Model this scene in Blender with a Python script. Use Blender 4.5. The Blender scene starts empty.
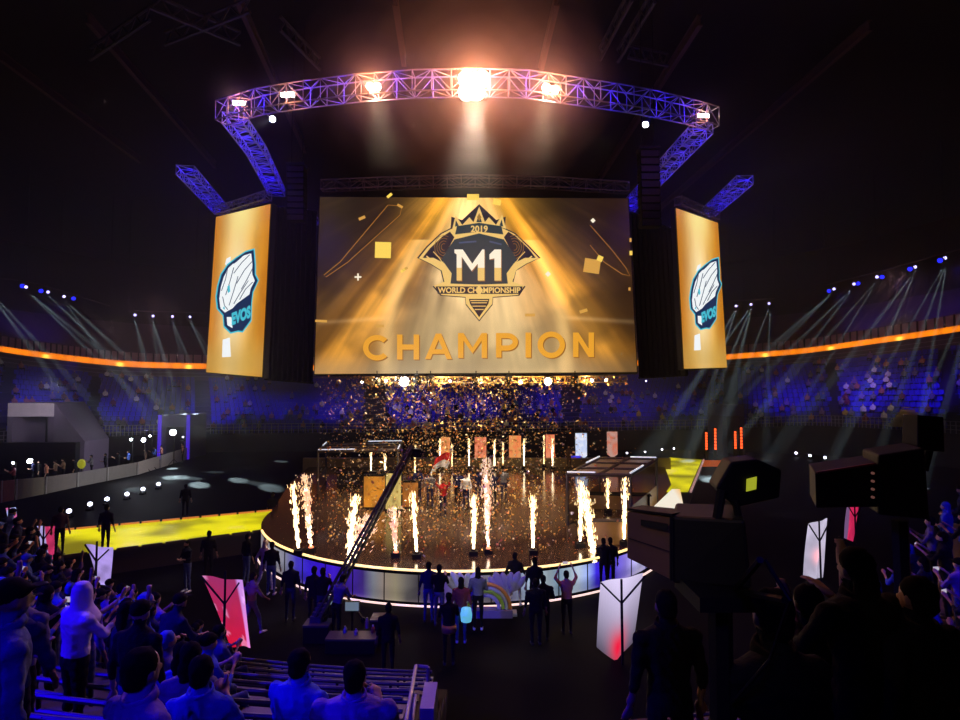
import bpy, bmesh, math, random
import numpy as np
from mathutils import Vector, Matrix, Euler
random.seed(7); rng = np.random.RandomState(11)
SC = bpy.context.scene; COL = SC.collection
R = math.radians; PI = math.pi
# ------------------------------------------------------------------ camera
F = 560.0; H = 7.0; PITCH = math.atan2(26, F)
cam = bpy.data.cameras.new('camera'); cam.sensor_width = 36; cam.lens = F / 960 * 36; cam.clip_start = .05; cam.clip_end = 600
camo = bpy.data.objects.new('camera', cam); COL.objects.link(camo)
camo.location = (0, 0, H); camo.rotation_euler = (PI / 2 + PITCH, 0, 0); SC.camera = camo
_cp, _sp = math.cos(PITCH), math.sin(PITCH)
def ray(px, py):
    u = px - 480.0; v = 360.0 - py
    return Vector((u, _cp * F - _sp * v, _sp * F + _cp * v))
def at(px, py, Y):
    d = ray(px, py); t = Y / d.y
    return Vector((0, 0, H)) + d * t
def gd(px, py, z=0.0):
    d = ray(px, py); t = (z - H) / d.z
    return Vector((0, 0, H)) + d * t
def proj(p):
    d = Vector(p) - Vector((0, 0, H)); y = d.y * _cp + d.z * _sp; v = -d.y * _sp + d.z * _cp
    if y < .05: return (-9999, -9999)
    return (480 + d.x / y * F, 360 - v / y * F)
# ------------------------------------------------------------------ materials
_M = {}
def mat(name, col, rough=.6, metal=0., emit=None, es=0., var=.12, scale=6., spec=.5, light=False, bump=0., bd=.02):
    if name in _M: return _M[name]
    m = bpy.data.materials.new(name); m.use_nodes = True; nt = m.node_tree
    b = nt.nodes['Principled BSDF']
    b.inputs['Roughness'].default_value = rough; b.inputs['Metallic'].default_value = metal
    b.inputs['Specular IOR Level'].default_value = spec
    c = (*col, 1)
    if var:
        tc = nt.nodes.new('ShaderNodeTexCoord'); n = nt.nodes.new('ShaderNodeTexNoise'); n.inputs['Scale'].default_value = scale
        n.inputs['Detail'].default_value = 4
        nt.links.new(tc.outputs['Object'], n.inputs['Vector'])
        mx = nt.nodes.new('ShaderNodeMix'); mx.data_type = 'RGBA'
        mx.inputs[6].default_value = tuple(min(1, x * (1 - var)) for x in col) + (1,)
        mx.inputs[7].default_value = tuple(min(1, x * (1 + var)) for x in col) + (1,)
        nt.links.new(n.outputs['Fac'], mx.inputs[0]); nt.links.new(mx.outputs[2], b.inputs['Base Color'])
        if bump:
            bp = nt.nodes.new('ShaderNodeBump'); bp.inputs['Strength'].default_value = bump; bp.inputs['Distance'].default_value = bd
            nt.links.new(n.outputs['Fac'], bp.inputs['Height']); nt.links.new(bp.outputs['Normal'], b.inputs['Normal'])
    else: b.inputs['Base Color'].default_value = c
    if emit:
        b.inputs['Emission Color'].default_value = (*emit, 1); b.inputs['Emission Strength'].default_value = es
    m.cycles.emission_sampling = 'AUTO' if light else 'NONE'
    _M[name] = m; return m
def vmat(name, es=1., light=False, rough=.4):
    """a glowing surface: the emitted colour is stored per vertex"""
    if name in _M: return _M[name]
    m = bpy.data.materials.new(name); m.use_nodes = True; nt = m.node_tree; b = nt.nodes['Principled BSDF']
    b.inputs['Base Color'].default_value = (.02, .02, .02, 1); b.inputs['Roughness'].default_value = rough
    a = nt.nodes.new('ShaderNodeAttribute'); a.attribute_name = 'Col'
    nt.links.new(a.outputs['Color'], b.inputs['Emission Color']); b.inputs['Emission Strength'].default_value = es
    m.cycles.emission_sampling = 'AUTO' if light else 'NONE'
    _M[name] = m; return m
def srgb(r, g, b):
    return tuple(((c / 255) / 12.92 if c / 255 <= .04045 else ((c / 255 + .055) / 1.055) ** 2.4) for c in (r, g, b))
# ------------------------------------------------------------------ objects
def tag(o, label=None, cat=None, group=None, kind=None):
    if label: o['label'] = label
    if cat: o['category'] = cat
    if group: o['group'] = group
    if kind: o['kind'] = kind
    return o
def empty(name, loc=(0, 0, 0), rz=0.):
    o = bpy.data.objects.new(name, None); COL.objects.link(o); o.location = loc; o.rotation_euler = (0, 0, rz)
    o.empty_display_size = .2
    return o
def thing(name, label, cat, loc=(0, 0, 0), rz=0., group=None):
    return tag(empty(name, loc, rz), label, cat, group)
def link_mesh(name, me, m, parent=None):
    o = bpy.data.objects.new(name, me); COL.objects.link(o)
    ms = m if isinstance(m, (list, tuple)) else [m]
    for k in ms: me.materials.append(k)
    if parent is not None: o.parent = parent
    return o
def copy_tree(o, parent=None):
    c = o.copy(); COL.objects.link(c)
    if parent is not None: c.parent = parent
    for ch in o.children: copy_tree(ch, c)
    return c
class MB:
    def __init__(s): s.v = []; s.f = []; s.mi = []; s.m = 0; s.smooth = []; s.sm = False
    def add(s, vs, fs):
        n = len(s.v); s.v += [tuple(p) for p in vs]
        for f in fs: s.f.append(tuple(n + i for i in f)); s.mi.append(s.m); s.smooth.append(s.sm)
    def box(s, c, d, rz=0., M=None):
        x, y, z = d[0] / 2, d[1] / 2, d[2] / 2
        vs = [Vector((i, j, k)) for k in (-z, z) for j in (-y, y) for i in (-x, x)]
        if M is None: M = Matrix.Rotation(rz, 3, 'Z')
        vs = [M @ v + Vector(c) for v in vs]
        s.add(vs, [(0, 2, 3, 1), (4, 5, 7, 6), (0, 1, 5, 4), (2, 6, 7, 3), (0, 4, 6, 2), (1, 3, 7, 5)]); return s
    def hexa(s, b, t):
        """b, t: four corners each (ccw seen from above)"""
        s.add(list(b) + list(t), [(3, 2, 1, 0), (4, 5, 6, 7)] + [(i, (i + 1) % 4, 4 + (i + 1) % 4, 4 + i) for i in range(4)]); return s
    def bar(s, p, q, r, n=6, r2=None, caps=True):
        p = Vector(p); q = Vector(q); d = (q - p)
        if d.length < 1e-6: return s
        d.normalize(); a = d.orthogonal().normalized(); b = d.cross(a); r2 = r if r2 is None else r2
        vs = []
        for c, rr in ((p, r), (q, r2)):
            for k in range(n):
                t = 2 * PI * k / n; vs.append(c + (a * math.cos(t) + b * math.sin(t)) * rr)
        fs = [(k, (k + 1) % n, n + (k + 1) % n, n + k) for k in range(n)]
        if caps: fs += [tuple(reversed(range(n))), tuple(range(n, 2 * n))]
        s.add(vs, fs); return s
    def tube(s, pts, r, n=6, closed=False):
        pts = [Vector(p) for p in pts]; m = len(pts); rs = r if isinstance(r, (list, tuple)) else [r] * m
        vs = []; up = None
        for i, p in enumerate(pts):
            d = (pts[min(i + 1, m - 1)] - pts[max(i - 1, 0)]).normalized()
            if up is None: up = d.orthogonal().normalized()
            a = (up - d * up.dot(d)).normalized(); up = a; b = d.cross(a)
            for k in range(n):
                t = 2 * PI * k / n; vs.append(p + (a * math.cos(t) + b * math.sin(t)) * rs[i])
        fs = [(i * n + k, i * n + (k + 1) % n, (i + 1) * n + (k + 1) % n, (i + 1) * n + k) for i in range(m - 1) for k in range(n)]
        fs += [tuple(reversed(range(n))), tuple(range((m - 1) * n, m * n))]
        s.add(vs, fs); return s
    def lathe(s, c, prof, n=16, M=None):
        vs = []; c = Vector(c); M = M or Matrix.Identity(3)
        for r, z in prof:
            for k in range(n):
                t = 2 * PI * k / n; vs.append(c + M @ Vector((r * math.cos(t), r * math.sin(t), z)))
        m = len(prof)
        fs = [(i * n + k, i * n + (k + 1) % n, (i + 1) * n + (k + 1) % n, (i + 1) * n + k) for i in range(m - 1) for k in range(n)]
        fs += [tuple(reversed(range(n))), tuple(range((m - 1) * n, m * n))]
        s.add(vs, fs); return s
    def prism(s, poly, off):
        """poly: planar 3-D polygon; off: extrusion vector"""
        n = len(poly); off = Vector(off); vs = [Vector(p) for p in poly] + [Vector(p) + off for p in poly]
        s.add(vs, [tuple(reversed(range(n))), tuple(range(n, 2 * n))] + [(i, (i + 1) % n, n + (i + 1) % n, n + i) for i in range(n)]); return s
    def ball(s, c, r, n=10, m=6):
        rr = r if isinstance(r, (tuple, list)) else (r, r, r); c = Vector(c); vs = []
        vs.append(c + Vector((0, 0, -rr[2])))
        for i in range(1, m):
            a = -PI / 2 + PI * i / m
            for k in range(n):
                t = 2 * PI * k / n; vs.append(c + Vector((rr[0] * math.cos(a) * math.cos(t), rr[1] * math.cos(a) * math.sin(t), rr[2] * math.sin(a))))
        vs.append(c + Vector((0, 0, rr[2])))
        fs = [(0, 1 + (k + 1) % n, 1 + k) for k in range(n)]
        fs += [(1 + i * n + k, 1 + i * n + (k + 1) % n, 1 + (i + 1) * n + (k + 1) % n, 1 + (i + 1) * n + k) for i in range(m - 2) for k in range(n)]
        L = len(vs) - 1; fs += [(L, 1 + (m - 2) * n + k, 1 + (m - 2) * n + (k + 1) % n) for k in range(n)]
        s.add(vs, fs); return s
    def mesh(s, name, off=None):
        me = bpy.data.meshes.new(name)
        v = s.v if off is None else [(a - off[0], b - off[1], c - off[2]) for a, b, c in s.v]
        me.from_pydata(v, [], s.f); me.polygons.foreach_set('material_index', s.mi); me.polygons.foreach_set('use_smooth', s.smooth)
        me.update(); return me
    def build(s, name, m, parent=None, local=False, bevel=0., label=None):
        """vertices are world coordinates unless local; the parent's own place is taken off"""
        off = None
        if parent is not None and not local:
            off = Vector((0, 0, 0)); q_ = parent
            while q_ is not None: off += q_.location; q_ = q_.parent
            off = tuple(off)
        me = s.mesh(name, off); o = link_mesh(name, me, m, parent)
        bm = bmesh.new(); bm.from_mesh(me); bmesh.ops.recalc_face_normals(bm, faces=bm.faces); bm.to_mesh(me); bm.free()
        if bevel:
            b = o.modifiers.new('bevel', 'BEVEL'); b.width = bevel; b.segments = 2; b.limit_method = 'ANGLE'
        if label: o['label'] = label
        return o
def grid_mesh(name, P, C=None, m=None, parent=None):
    """P: (rows, cols, 3) points; C: (rows, cols, 3) shown colour"""
    P = np.asarray(P, float); r, c, _ = P.shape
    if parent is not None: P = P - np.array(tuple(parent.location))
    idx = np.arange(r * c).reshape(r, c)
    fs = np.stack([idx[:-1, :-1], idx[:-1, 1:], idx[1:, 1:], idx[1:, :-1]], -1).reshape(-1, 4)
    me = bpy.data.meshes.new(name); me.from_pydata(P.reshape(-1, 3).tolist(), [], fs.tolist())
    if C is not None:
        a = me.color_attributes.new('Col', 'FLOAT_COLOR', 'POINT')
        cc = np.ones((r * c, 4), np.float32); cc[:, :3] = np.clip(np.asarray(C).reshape(-1, 3), 0, 8)
        a.data.foreach_set('color', cc.ravel())
    me.update(); return link_mesh(name, me, m, parent)
def vcolor(o, fn):
    """colour attribute of an already built display mesh from its own coordinates"""
    me = o.data; n = len(me.vertices); a = me.color_attributes.new('Col', 'FLOAT_COLOR', 'POINT')
    cc = np.ones((n, 4), np.float32)
    for i, v in enumerate(me.vertices): cc[i, :3] = fn(v.co)
    a.data.foreach_set('color', cc.ravel())
def spot(name, p, q, e, col, ang, blend=.3, size=.08, parent=None):
    l = bpy.data.lights.new(name, 'SPOT'); l.energy = e; l.color = col; l.spot_size = ang; l.spot_blend = blend; l.shadow_soft_size = size
    o = bpy.data.objects.new(name, l); COL.objects.link(o); o.location = p
    o.rotation_euler = (Vector(q) - Vector(p)).to_track_quat('-Z', 'Y').to_euler()
    return o
def point(name, p, e, col, size=.15):
    l = bpy.data.lights.new(name, 'POINT'); l.energy = e; l.color = col; l.shadow_soft_size = size
    o = bpy.data.objects.new(name, l); COL.objects.link(o); o.location = p; return o
def area(name, p, q, e, col, sx, sy):
    l = bpy.data.lights.new(name, 'AREA'); l.energy = e; l.color = col; l.shape = 'RECTANGLE'; l.size = sx; l.size_y = sy
    o = bpy.data.objects.new(name, l); COL.objects.link(o); o.location = p
    o.rotation_euler = (Vector(q) - Vector(p)).to_track_quat('-Z', 'Y').to_euler(); return o
# ------------------------------------------------------------------ common materials
BLACK = mat('black painted steel', (.004, .004, .0045), .6, .0, spec=.25)
CLOTHBLK = mat('black drape cloth', (.0035, .0035, .004), .95, spec=.1)
STEEL = mat('grey aluminium truss tube', (.45, .45, .48), .45, .2)
DKSTEEL = mat('dark truss tube', (.10, .09, .09), .5, .4)
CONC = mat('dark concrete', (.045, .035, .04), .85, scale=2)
PLASTIC = mat('black plastic', (.006, .006, .0065), .5, spec=.3)
SC.render.film_transparent = False
w = bpy.data.worlds.new('dark hall'); SC.world = w; w.use_nodes = True
w.node_tree.nodes['Background'].inputs[0].default_value = (.0, .0, .0, 1); w.node_tree.nodes['Background'].inputs[1].default_value = 0
SC.view_settings.view_transform = 'Standard'; SC.view_settings.look = 'None'; SC.view_settings.exposure = 0; SC.view_settings.gamma = 1
SC.view_settings.use_curve_mapping = False
cy = SC.cycles; cy.max_bounces = 5; cy.diffuse_bounces = 1; cy.glossy_bounces = 2; cy.transmission_bounces = 3; cy.volume_bounces = 0
cy.transparent_max_bounces = 8; cy.sample_clamp_indirect = 4; cy.caustics_reflective = False; cy.caustics_refractive = False
# ================================================================== the bowl of the arena
KP = np.array([-330, -150, 0, 60, 125, 208, 330, 480, 610, 728, 803, 872, 960, 1110, 1290], float)
RY = [34, 48, 60, 66, 71, 75, 77, 78, 78, 76, 70, 63, 54, 44, 32]      # distance of the balcony front
Ry = [275, 322, 350, 357.5, 364.5, 366.5, 368, 368, 365, 357, 351.7, 342, 329.5, 302, 255]
WY = [26, 38, 48, 52, 56, 60, 61, 62, 62, 61, 58, 54, 48, 38, 26]      # distance of the pit wall
Wy = [480, 458, 444, 438, 436, 434, 433, 432, 431, 429, 425, 428, 434, 448, 475]
def ringpts(Y, y, n=90):
    base = np.array([tuple(at(a, b, c)) for a, b, c in zip(KP, y, Y)])
    t = np.linspace(0, len(KP) - 1, n); k = np.arange(len(KP))
    P = np.stack([np.interp(t, k, base[:, i]) for i in range(3)], 1)
    for _ in range(6): P[1:-1] = (P[:-2] + 2 * P[1:-1] + P[2:]) / 4
    return P
NR = 91
WT = ringpts(WY, Wy, NR)          # top of the pit wall
RB = ringpts(RY, Ry, NR)          # centre line of the ribbon board
def outward(P):
    d = np.gradient(P, axis=0); d[:, 2] = 0; n = np.stack([-d[:, 1], d[:, 0], 0 * d[:, 0]], 1)
    n /= np.linalg.norm(n, axis=1)[:, None]
    c = np.array([0, 25, 0]); s = np.sign(((P - c) * n).sum(1)); return n * s[:, None]
OW = outward(WT); OR = outward(RB)
def strip(lines): return np.stack(lines, 0)
def zz(P, z): Q = P.copy(); Q[:, 2] = z; return Q
def up(P, dz): Q = P.copy(); Q[:, 2] += dz; return Q
fl = MB(); fl.add([(-90, -12, 0), (90, -12, 0), (90, 100, 0), (-90, 100, 0)], [(0, 1, 2, 3)])
FLOORM = mat('black glossy floor', (.0042, .0038, .0042), .6, scale=.6, var=.4, bump=.25, spec=.015)
tag(fl.build('floor', FLOORM), kind='structure')
tag(grid_mesh('wall_back', strip([zz(WT, 0), WT, WT + OW * .3, zz(WT + OW * .3, 0)]), None, mat('pit wall black board', (.012, .011, .013), .7)), kind='structure')
# lower tier, stepped
NS = 13
TB = RB + OR * (-1.2); TB[:, 2] = RB[:, 2] - 1.9
lines = []; rowlines = []
for k in range(NS):
    a = k / NS; b = (k + 1) / NS
    A = WT + OW * .3; P0 = A * (1 - a) + TB * a; P1 = A * (1 - b) + TB * b
    z0 = P0[:, 2]
    lines.append(zz(P0, z0)); lines.append(zz(P1, z0)); rowlines.append((zz(P0, z0), zz(P1, z0)))
lines.append(TB)
TIER = mat('blue grey painted tier', (.015, .015, .05), .8, scale=1.5)
tag(grid_mesh('floor_lower_tier', strip(lines), None, TIER), kind='structure')
# concourse wall under the balcony and the balcony
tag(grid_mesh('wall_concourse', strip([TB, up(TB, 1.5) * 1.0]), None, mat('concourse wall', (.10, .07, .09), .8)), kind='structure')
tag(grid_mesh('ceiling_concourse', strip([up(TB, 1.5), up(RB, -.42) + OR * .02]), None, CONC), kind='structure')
# ribbon board
def vnoise(x, seed=0):
    xi = np.floor(x).astype(int); f = x - xi; f = f * f * (3 - 2 * f)
    h = lambda i: ((np.sin(i * 127.1 + seed * 311.7) * 43758.5453) % 1.0)
    return h(xi) * (1 - f) + h(xi + 1) * f
def vnoise2(x, y, seed=0):
    xi = np.floor(x); yi = np.floor(y); fx = x - xi; fy = y - yi; fx = fx * fx * (3 - 2 * fx); fy = fy * fy * (3 - 2 * fy)
    h = lambda i, j: ((np.sin(i * 127.1 + j * 269.5 + seed * 311.7) * 43758.5453) % 1.0)
    return (h(xi, yi) * (1 - fx) + h(xi + 1, yi) * fx) * (1 - fy) + (h(xi, yi + 1) * (1 - fx) + h(xi + 1, yi + 1) * fx) * fy
def fbm(x, y, seed=0, o=4):
    s = 0; a = .5; t = 0
    for i in range(o): s = s + a * vnoise2(x * 2 ** i, y * 2 ** i, seed + i); t += a; a *= .5
    return s / t
def dense(P, n):
    t = np.linspace(0, len(P) - 1, n); k = np.arange(len(P)); return np.stack([np.interp(t, k, P[:, i]) for i in range(3)], 1)
nd = 1200; RBD = dense(RB, nd); ORD = dense(OR, nd)
s_ = np.concatenate([[0], np.cumsum(np.linalg.norm(np.diff(RBD, axis=0), axis=1))])
ribl = [up(RBD, h) for h in (-.42, -.36, -.3, -.12, .06, .2, .3, .38)]
C = []
for h in (-.42, -.36, -.3, -.12, .06, .2, .3, .38):
    base = np.array(srgb(235, 120, 10))[None] * np.ones((nd, 1)) * (1.25 - abs(h) * 1.2 + .5 * (vnoise(s_ * 2.2, 3)[:, None] - .5))
    dot = np.exp(-((((s_ + 3) % 7.7) - 3.8) / .35) ** 2)[:, None] * (h < .2)
    C.append(base + dot * np.array([1.0, .8, .1])[None])
rib = grid_mesh('led_ribbon_board', strip(ribl), np.stack(C, 0), vmat('ribbon display', 1.35))
tag(rib, 'long thin glowing orange ribbon display around the balcony front', 'led screen')
tag(grid_mesh('wall_balcony', strip([up(RB, .39), up(RB, .42) + OR * .05, up(RB, 1.5) + OR * .1, up(RB, 1.5) + OR * .4, up(RB, .3) + OR * .45]), None, mat('balcony parapet', (.48, .28, .32), .8, scale=1)), kind='structure')
pb = MB()
RBD2 = dense(RB, 150); OD2 = dense(OR, 150)
for i in range(150):
    p = Vector(RBD2[i]); o = Vector(OD2[i]); pb.box(p + Vector((0, 0, .95)) - o * .02, (.12, .12, 1.12))
tag(pb.build('trim_balcony', mat('parapet joints', (.05, .03, .04), .8)), kind='structure')
# upper tier
lines = []; up_rows = []
for k in range(11):
    A = up(RB, .2) + OR * .5; d = OR * (1.15 * k)
    lines.append(up(A, .62 * k) + d); lines.append(up(A, .62 * k) + OR * (1.15 * (k + 1))); up_rows.append((up(A, .62 * k) + d, lines[-1]))
tag(grid_mesh('floor_upper_tier', strip(lines), None, mat('upper tier paint', (.10, .06, .10), .8, scale=1)), kind='structure')
top = lines[-1]
tag(grid_mesh('wall_upper', strip([top, up(top, 9)]), None, mat('upper hall wall', (.003, .003, .0035), .9)), kind='structure')
# roof of the hall
cl = MB(); cl.add([(-110, -20, 30), (110, -20, 30), (110, 130, 30), (-110, 130, 30)], [(3, 2, 1, 0)])
tag(cl.build('ceiling', mat('black roof deck', (.006, .004, .004), .9, scale=.3)), kind='structure')
def beam(p, q, wd, label, m):
    t = thing('roof_beam', label, 'steel beam', tuple(p), group=None)
    p = Vector(p); q = Vector(q); d = (q - p).normalized(); sx = d.cross(Vector((0, 0, 1))).normalized()
    for nm, dz, ww, hh in (('flange', wd, wd, .06), ('flange', -wd, wd, .06), ('web', 0, .06, wd * 2)):
        b = MB(); u = Vector((0, 0, hh / 2)); s2 = sx * ww / 2; o = Vector((0, 0, dz))
        b.hexa([p - s2 - u + o, p + s2 - u + o, q + s2 - u + o, q - s2 - u + o], [p - s2 + u + o, p + s2 + u + o, q + s2 + u + o, q - s2 + u + o])
        b.build(nm, m, t)
    return t
BEAMM = mat('rust red roof steel', (.07, .03, .02), .7)
def atz(px, py, z):
    d = ray(px, py); t = (z - H) / d.z; return Vector((0, 0, H)) + d * t
for (a, b, lab) in [((88, 18), (215, 165), 'rusty steel roof beam running above the small truss on the left-hand side'),
                    ((0, 55), (140, 160), 'faint steel roof beam nearest the left side of the dark roof'),
                    ((395, 0), (404, 62), 'short steel roof beam just above and left of the brightest floodlight'),
                    ((557, 0), (540, 72), 'short steel roof beam above the right-hand bright floodlight'),
                    ((870, 25), (660, 208), 'long steel roof beam slanting behind the truss on the right-hand side'),
                    ((700, 20), (600, 178), 'thin steel roof beam crossing behind the right half of the front truss'),
                    ((230, -20), (305, 150), 'steel roof beam crossing behind the left half of the front truss')]:
    beam(atz(*a, 27), atz(*b, 27), .28, lab, BEAMM)
# zig-zag roof bracing at the top of the photograph
for i, (a, b) in enumerate([((632, 0), (600, 60)), ((655, 2), (618, 62)), ((628, 58), (668, 66)), ((150, 8), (240, 45)), ((165, 45), (250, 12)), ((280, 30), (320, 70)), ((90, 60), (150, 20))]):
    t = thing('roof_brace', ['straight pale roof brace above the right part of the front truss', 'second pale roof brace beside the first, above the right part of the front truss', 'short level roof brace under two slanting braces',
        'faint roof brace slanting down above the left end of the front truss', 'faint roof brace slanting up above the left end of the front truss', 'faint roof brace above the two bar lamps', 'faint roof brace near the top left corner'][i], 'roof brace', tuple(atz(*a, 25)))
    p, q = atz(*a, 25), atz(*b, 25)
    RBM = mat('roof brace steel', (.035, .028, .028), .6); b_ = MB(); b_.bar(p, q, .09, 6); b_.build('tube', RBM, t); b2 = MB(); b2.bar(p + Vector((0, 0, .7)), q + Vector((0, 0, .7)), .09, 6)
    b2.build('tube', RBM, t); b3 = MB(); n = 9
    for k in range(n):
        u = p.lerp(q, k / n); v = p.lerp(q, (k + 1) / n); b3.bar(u + Vector((0, 0, .7 * (k % 2))), v + Vector((0, 0, .7 * ((k + 1) % 2))), .05, 5)
    b3.build('bracing', RBM, t)
# railing on the pit wall
rl = thing('pit_railing', 'long thin steel railing on top of the black pit wall', 'railing', tuple(WT[45]))
b = MB()
WD = dense(WT, 260)
for h in (.35, .7, 1.05): b.tube([tuple(p + np.array([0, 0, h])) for p in WD[::2]], .028, 4)
b.build('rail', mat('galvanised rail', (.35, .33, .36), .5, .3), rl)
b = MB()
for p in WD[::1]: b.bar(p, p + np.array([0, 0, 1.05]), .03, 4)
tag(b.build('baluster', _M['galvanised rail'], rl), kind='stuff')
rt = thing('tier_railing', 'thin railing at the top of the lower seats under the balcony', 'railing', tuple(TB[45])); b = MB()
TD = dense(TB, 200)
for h in (.5, .95): b.tube([tuple(p + np.array([0, 0, h])) for p in TD], .03, 4)
b.build('rail', _M['galvanised rail'], rt)
# ================================================================== displays
def plane_map(corners):
    """corners TL, TR, BR, BL (world). returns f(px, py, off) -> point where that pixel's ray meets the panel"""
    TL, TR, BR, BL = [Vector(c) for c in corners]
    n = (TR - TL).cross(BL - TL).normalized(); o = Vector((0, 0, H))
    if n.dot(o - TL) < 0: n = -n
    def f(px, py, off=0.):
        d = ray(px, py); q = TL + n * off; t = (q - o).dot(n) / d.dot(n); return o + d * t
    return f, n
def textpoly(s, off=.0):
    c = bpy.data.curves.new('t', 'FONT'); c.body = s; c.size = 1; c.offset = off; c.resolution_u = 4
    o = bpy.data.objects.new('t', c); COL.objects.link(o); dg = bpy.context.evaluated_depsgraph_get()
    me = bpy.data.meshes.new_from_object(o.evaluated_get(dg)); vs = [(v.co.x, v.co.y) for v in me.vertices]; fs = [tuple(p.vertices) for p in me.polygons]
    bpy.data.objects.remove(o); bpy.data.curves.remove(c); bpy.data.meshes.remove(me); return vs, fs
def put_text(mb, s, box, fmap, off, bold=.02, slant=0.):
    """box: (x0, y0, x1, y1) in the photograph's frame, where the writing stands on the panel"""
    vs, fs = textpoly(s, bold); xs = [v[0] for v in vs]; ys = [v[1] for v in vs]; a, b, c, d = min(xs), max(xs), min(ys), max(ys)
    x0, y0, x1, y1 = box
    mb.add([fmap(x0 + (x - a) / (b - a) * (x1 - x0), y1 + (y - c) / (d - c) * (y0 - y1) + slant * (x - a) / (b - a), off) for x, y in vs], fs)
def poly(mb, pts, fmap, off): 
    mb.add([fmap(x, y, off) for x, y in pts], [tuple(range(len(pts)))])
def stroke(mb, pts, w, fmap, off, closed=False):
    n = len(pts); P = [Vector((x, y)) for x, y in pts]; L = []
    for i in range(n):
        a = P[(i - 1) % n] if (closed or i > 0) else P[i]; b = P[(i + 1) % n] if (closed or i < n - 1) else P[i]
        d = (b - a).normalized(); L.append((P[i] + Vector((-d.y, d.x)) * w / 2, P[i] - Vector((-d.y, d.x)) * w / 2))
    vs = [fmap(p.x, p.y, off) for pr in L for p in pr]; m = n if closed else n - 1
    mb.add(vs, [(2 * i, 2 * i + 1, (2 * i + 3) % (2 * n), (2 * i + 2) % (2 * n)) for i in range(m)])
def lerp3(a, b, t): return np.asarray(a) * (1 - t[..., None]) + np.asarray(b) * t[..., None]
def sm(a, b, x): t = np.clip((x - a) / (b - a), 0, 1); return t * t * (3 - 2 * t)
def screen_body(root, corners, depth, frame):
    """housing behind the lit face"""
    TL, TR, BR, BL = [Vector(c) for c in corners]; n = (TR - TL).cross(BL - TL).normalized()
    if n.dot(Vector((0, 0, H)) - TL) < 0: n = -n
    g = .05; hx = (TR - TL).normalized() * g; vz = (TL - BL).normalized() * g
    q = [TL - hx + vz, TR + hx + vz, BR + hx - vz, BL - hx - vz]
    b = MB(); b.prism([p - n * .04 for p in q], -n * depth); b.build('housing', PLASTIC, root)
def panel_face(name, corners, NX, NY, fn, m, root):
    TL, TR, BR, BL = [np.array(tuple(c)) for c in corners]; u = np.linspace(0, 1, NX)[None, :, None]; v = np.linspace(0, 1, NY)[:, None, None]
    P = (BL * (1 - u) + BR * u) * (1 - v) + (TL * (1 - u) + TR * u) * v
    U, V = np.meshgrid(np.linspace(0, 1, NX), np.linspace(0, 1, NY))
    return grid_mesh(name, P, fn(U, V), m, root)
G1 = srgb(236, 170, 50); G2 = srgb(190, 120, 30); BEI = srgb(214, 186, 130); DKB = srgb(72, 52, 26); ORG = srgb(222, 140, 30)
def main_fn(U, V):
    x = (U - .5) * 2; y = V
    # beams of light fanning down from above the emblem
    A = x / (1.22 - y + .05); aa = np.abs(A)
    C = lerp3(srgb(206, 176, 122), srgb(168, 108, 30), sm(.22, .6, aa + .2 * (fbm(A * 3 + 9, y * 3, 2) - .5)))
    C = C * 1.0
    C = lerp3(C, srgb(206, 140, 44), sm(.5, .7, aa) * (1 - sm(.72, .9, aa)) * .8)
    C = lerp3(C, srgb(112, 76, 32), sm(.78, 1.05, aa))
    C = lerp3(C, srgb(62, 44, 22), sm(1.05, 1.7, aa) * .9)
    # folds of cloth-like streaks
    f1 = fbm(A * 7 + 3, y * 1.2 + 5, 4); f2 = fbm(A * 16 + x, y * 2.5, 8)
    C = C * (.35 + 1.3 * f1[..., None]) * (.6 + .8 * f2[..., None])
    f3 = fbm(x * 2.2 + y * 1.5 + 4, x * 1.1 - y * 3.2, 17, 4); C = C * (.7 + .6 * sm(.35, .65, f3)[..., None])
    sw = np.exp(-((np.abs(x) - .62 + .55 * (y - .35) ** 2 + .25 * y) / .05) ** 2) * (y < .75)
    C = C + (sw * .35)[..., None] * np.array(srgb(250, 215, 140))
    sw2 = np.exp(-((x + .28 + .7 * (.75 - y)) / .035) ** 2) * sm(.2, .5, y); C = C + (sw2 * .3)[..., None] * np.array(srgb(255, 200, 110))
    sw3 = np.exp(-((x - .33 - .55 * (.8 - y)) / .03) ** 2) * sm(.15, .5, y); C = C + (sw3 * .25)[..., None] * np.array(srgb(240, 160, 50))
    # bright crest at the top, pale pool at the bottom
    g = np.exp(-((x / .34) ** 2 + ((y - 1.0) / .24) ** 2)); C = C + (g * .45)[..., None] * np.array(srgb(255, 190, 50))
    g = np.exp(-((x / .55) ** 2 + ((y - .22) / .24) ** 2)); C = lerp3(C, srgb(200, 172, 122), g * .6)
    C = lerp3(C, srgb(176, 152, 112), (1 - sm(.0, .14, y)) * .6)
    g = sm(.55, 1.05, x) ; C = lerp3(C, srgb(88, 52, 20), g * .55)
    g = sm(.55, 1.0, -x) * sm(.2, .9, y); C = lerp3(C, srgb(104, 84, 50), g * .5)
    # thin horizontal ledges low on each side
    for s in (-1, 1):
        k = np.exp(-((y - .3 + .06 * (s * x - .6)) / .012) ** 2) * sm(.5, .65, s * x); C = C + (k * .18)[..., None] * np.array(srgb(220, 190, 140))
    C = np.clip(C, 0, 2); L_ = C.mean(-1, keepdims=True); C = C * (.42 + .72 * np.clip(L_ / .32, 0, 1.15))
    k = sm(.45, 1.0, np.abs(x)); C = C * (1 - .35 * k[..., None])
    return C * .95
MC = [at(320, 197, 31.45), at(628, 198.5, 31.45), at(637, 372, 30), at(314.5, 374, 30)]
main = thing('led_screen', 'huge main screen showing a gold championship emblem over the word CHAMPION', 'screen', tuple((MC[2] + MC[3]) / 2))
MS = vmat('main screen picture', 1.0, True)
screen_body(main, MC, .35, None)
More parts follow.
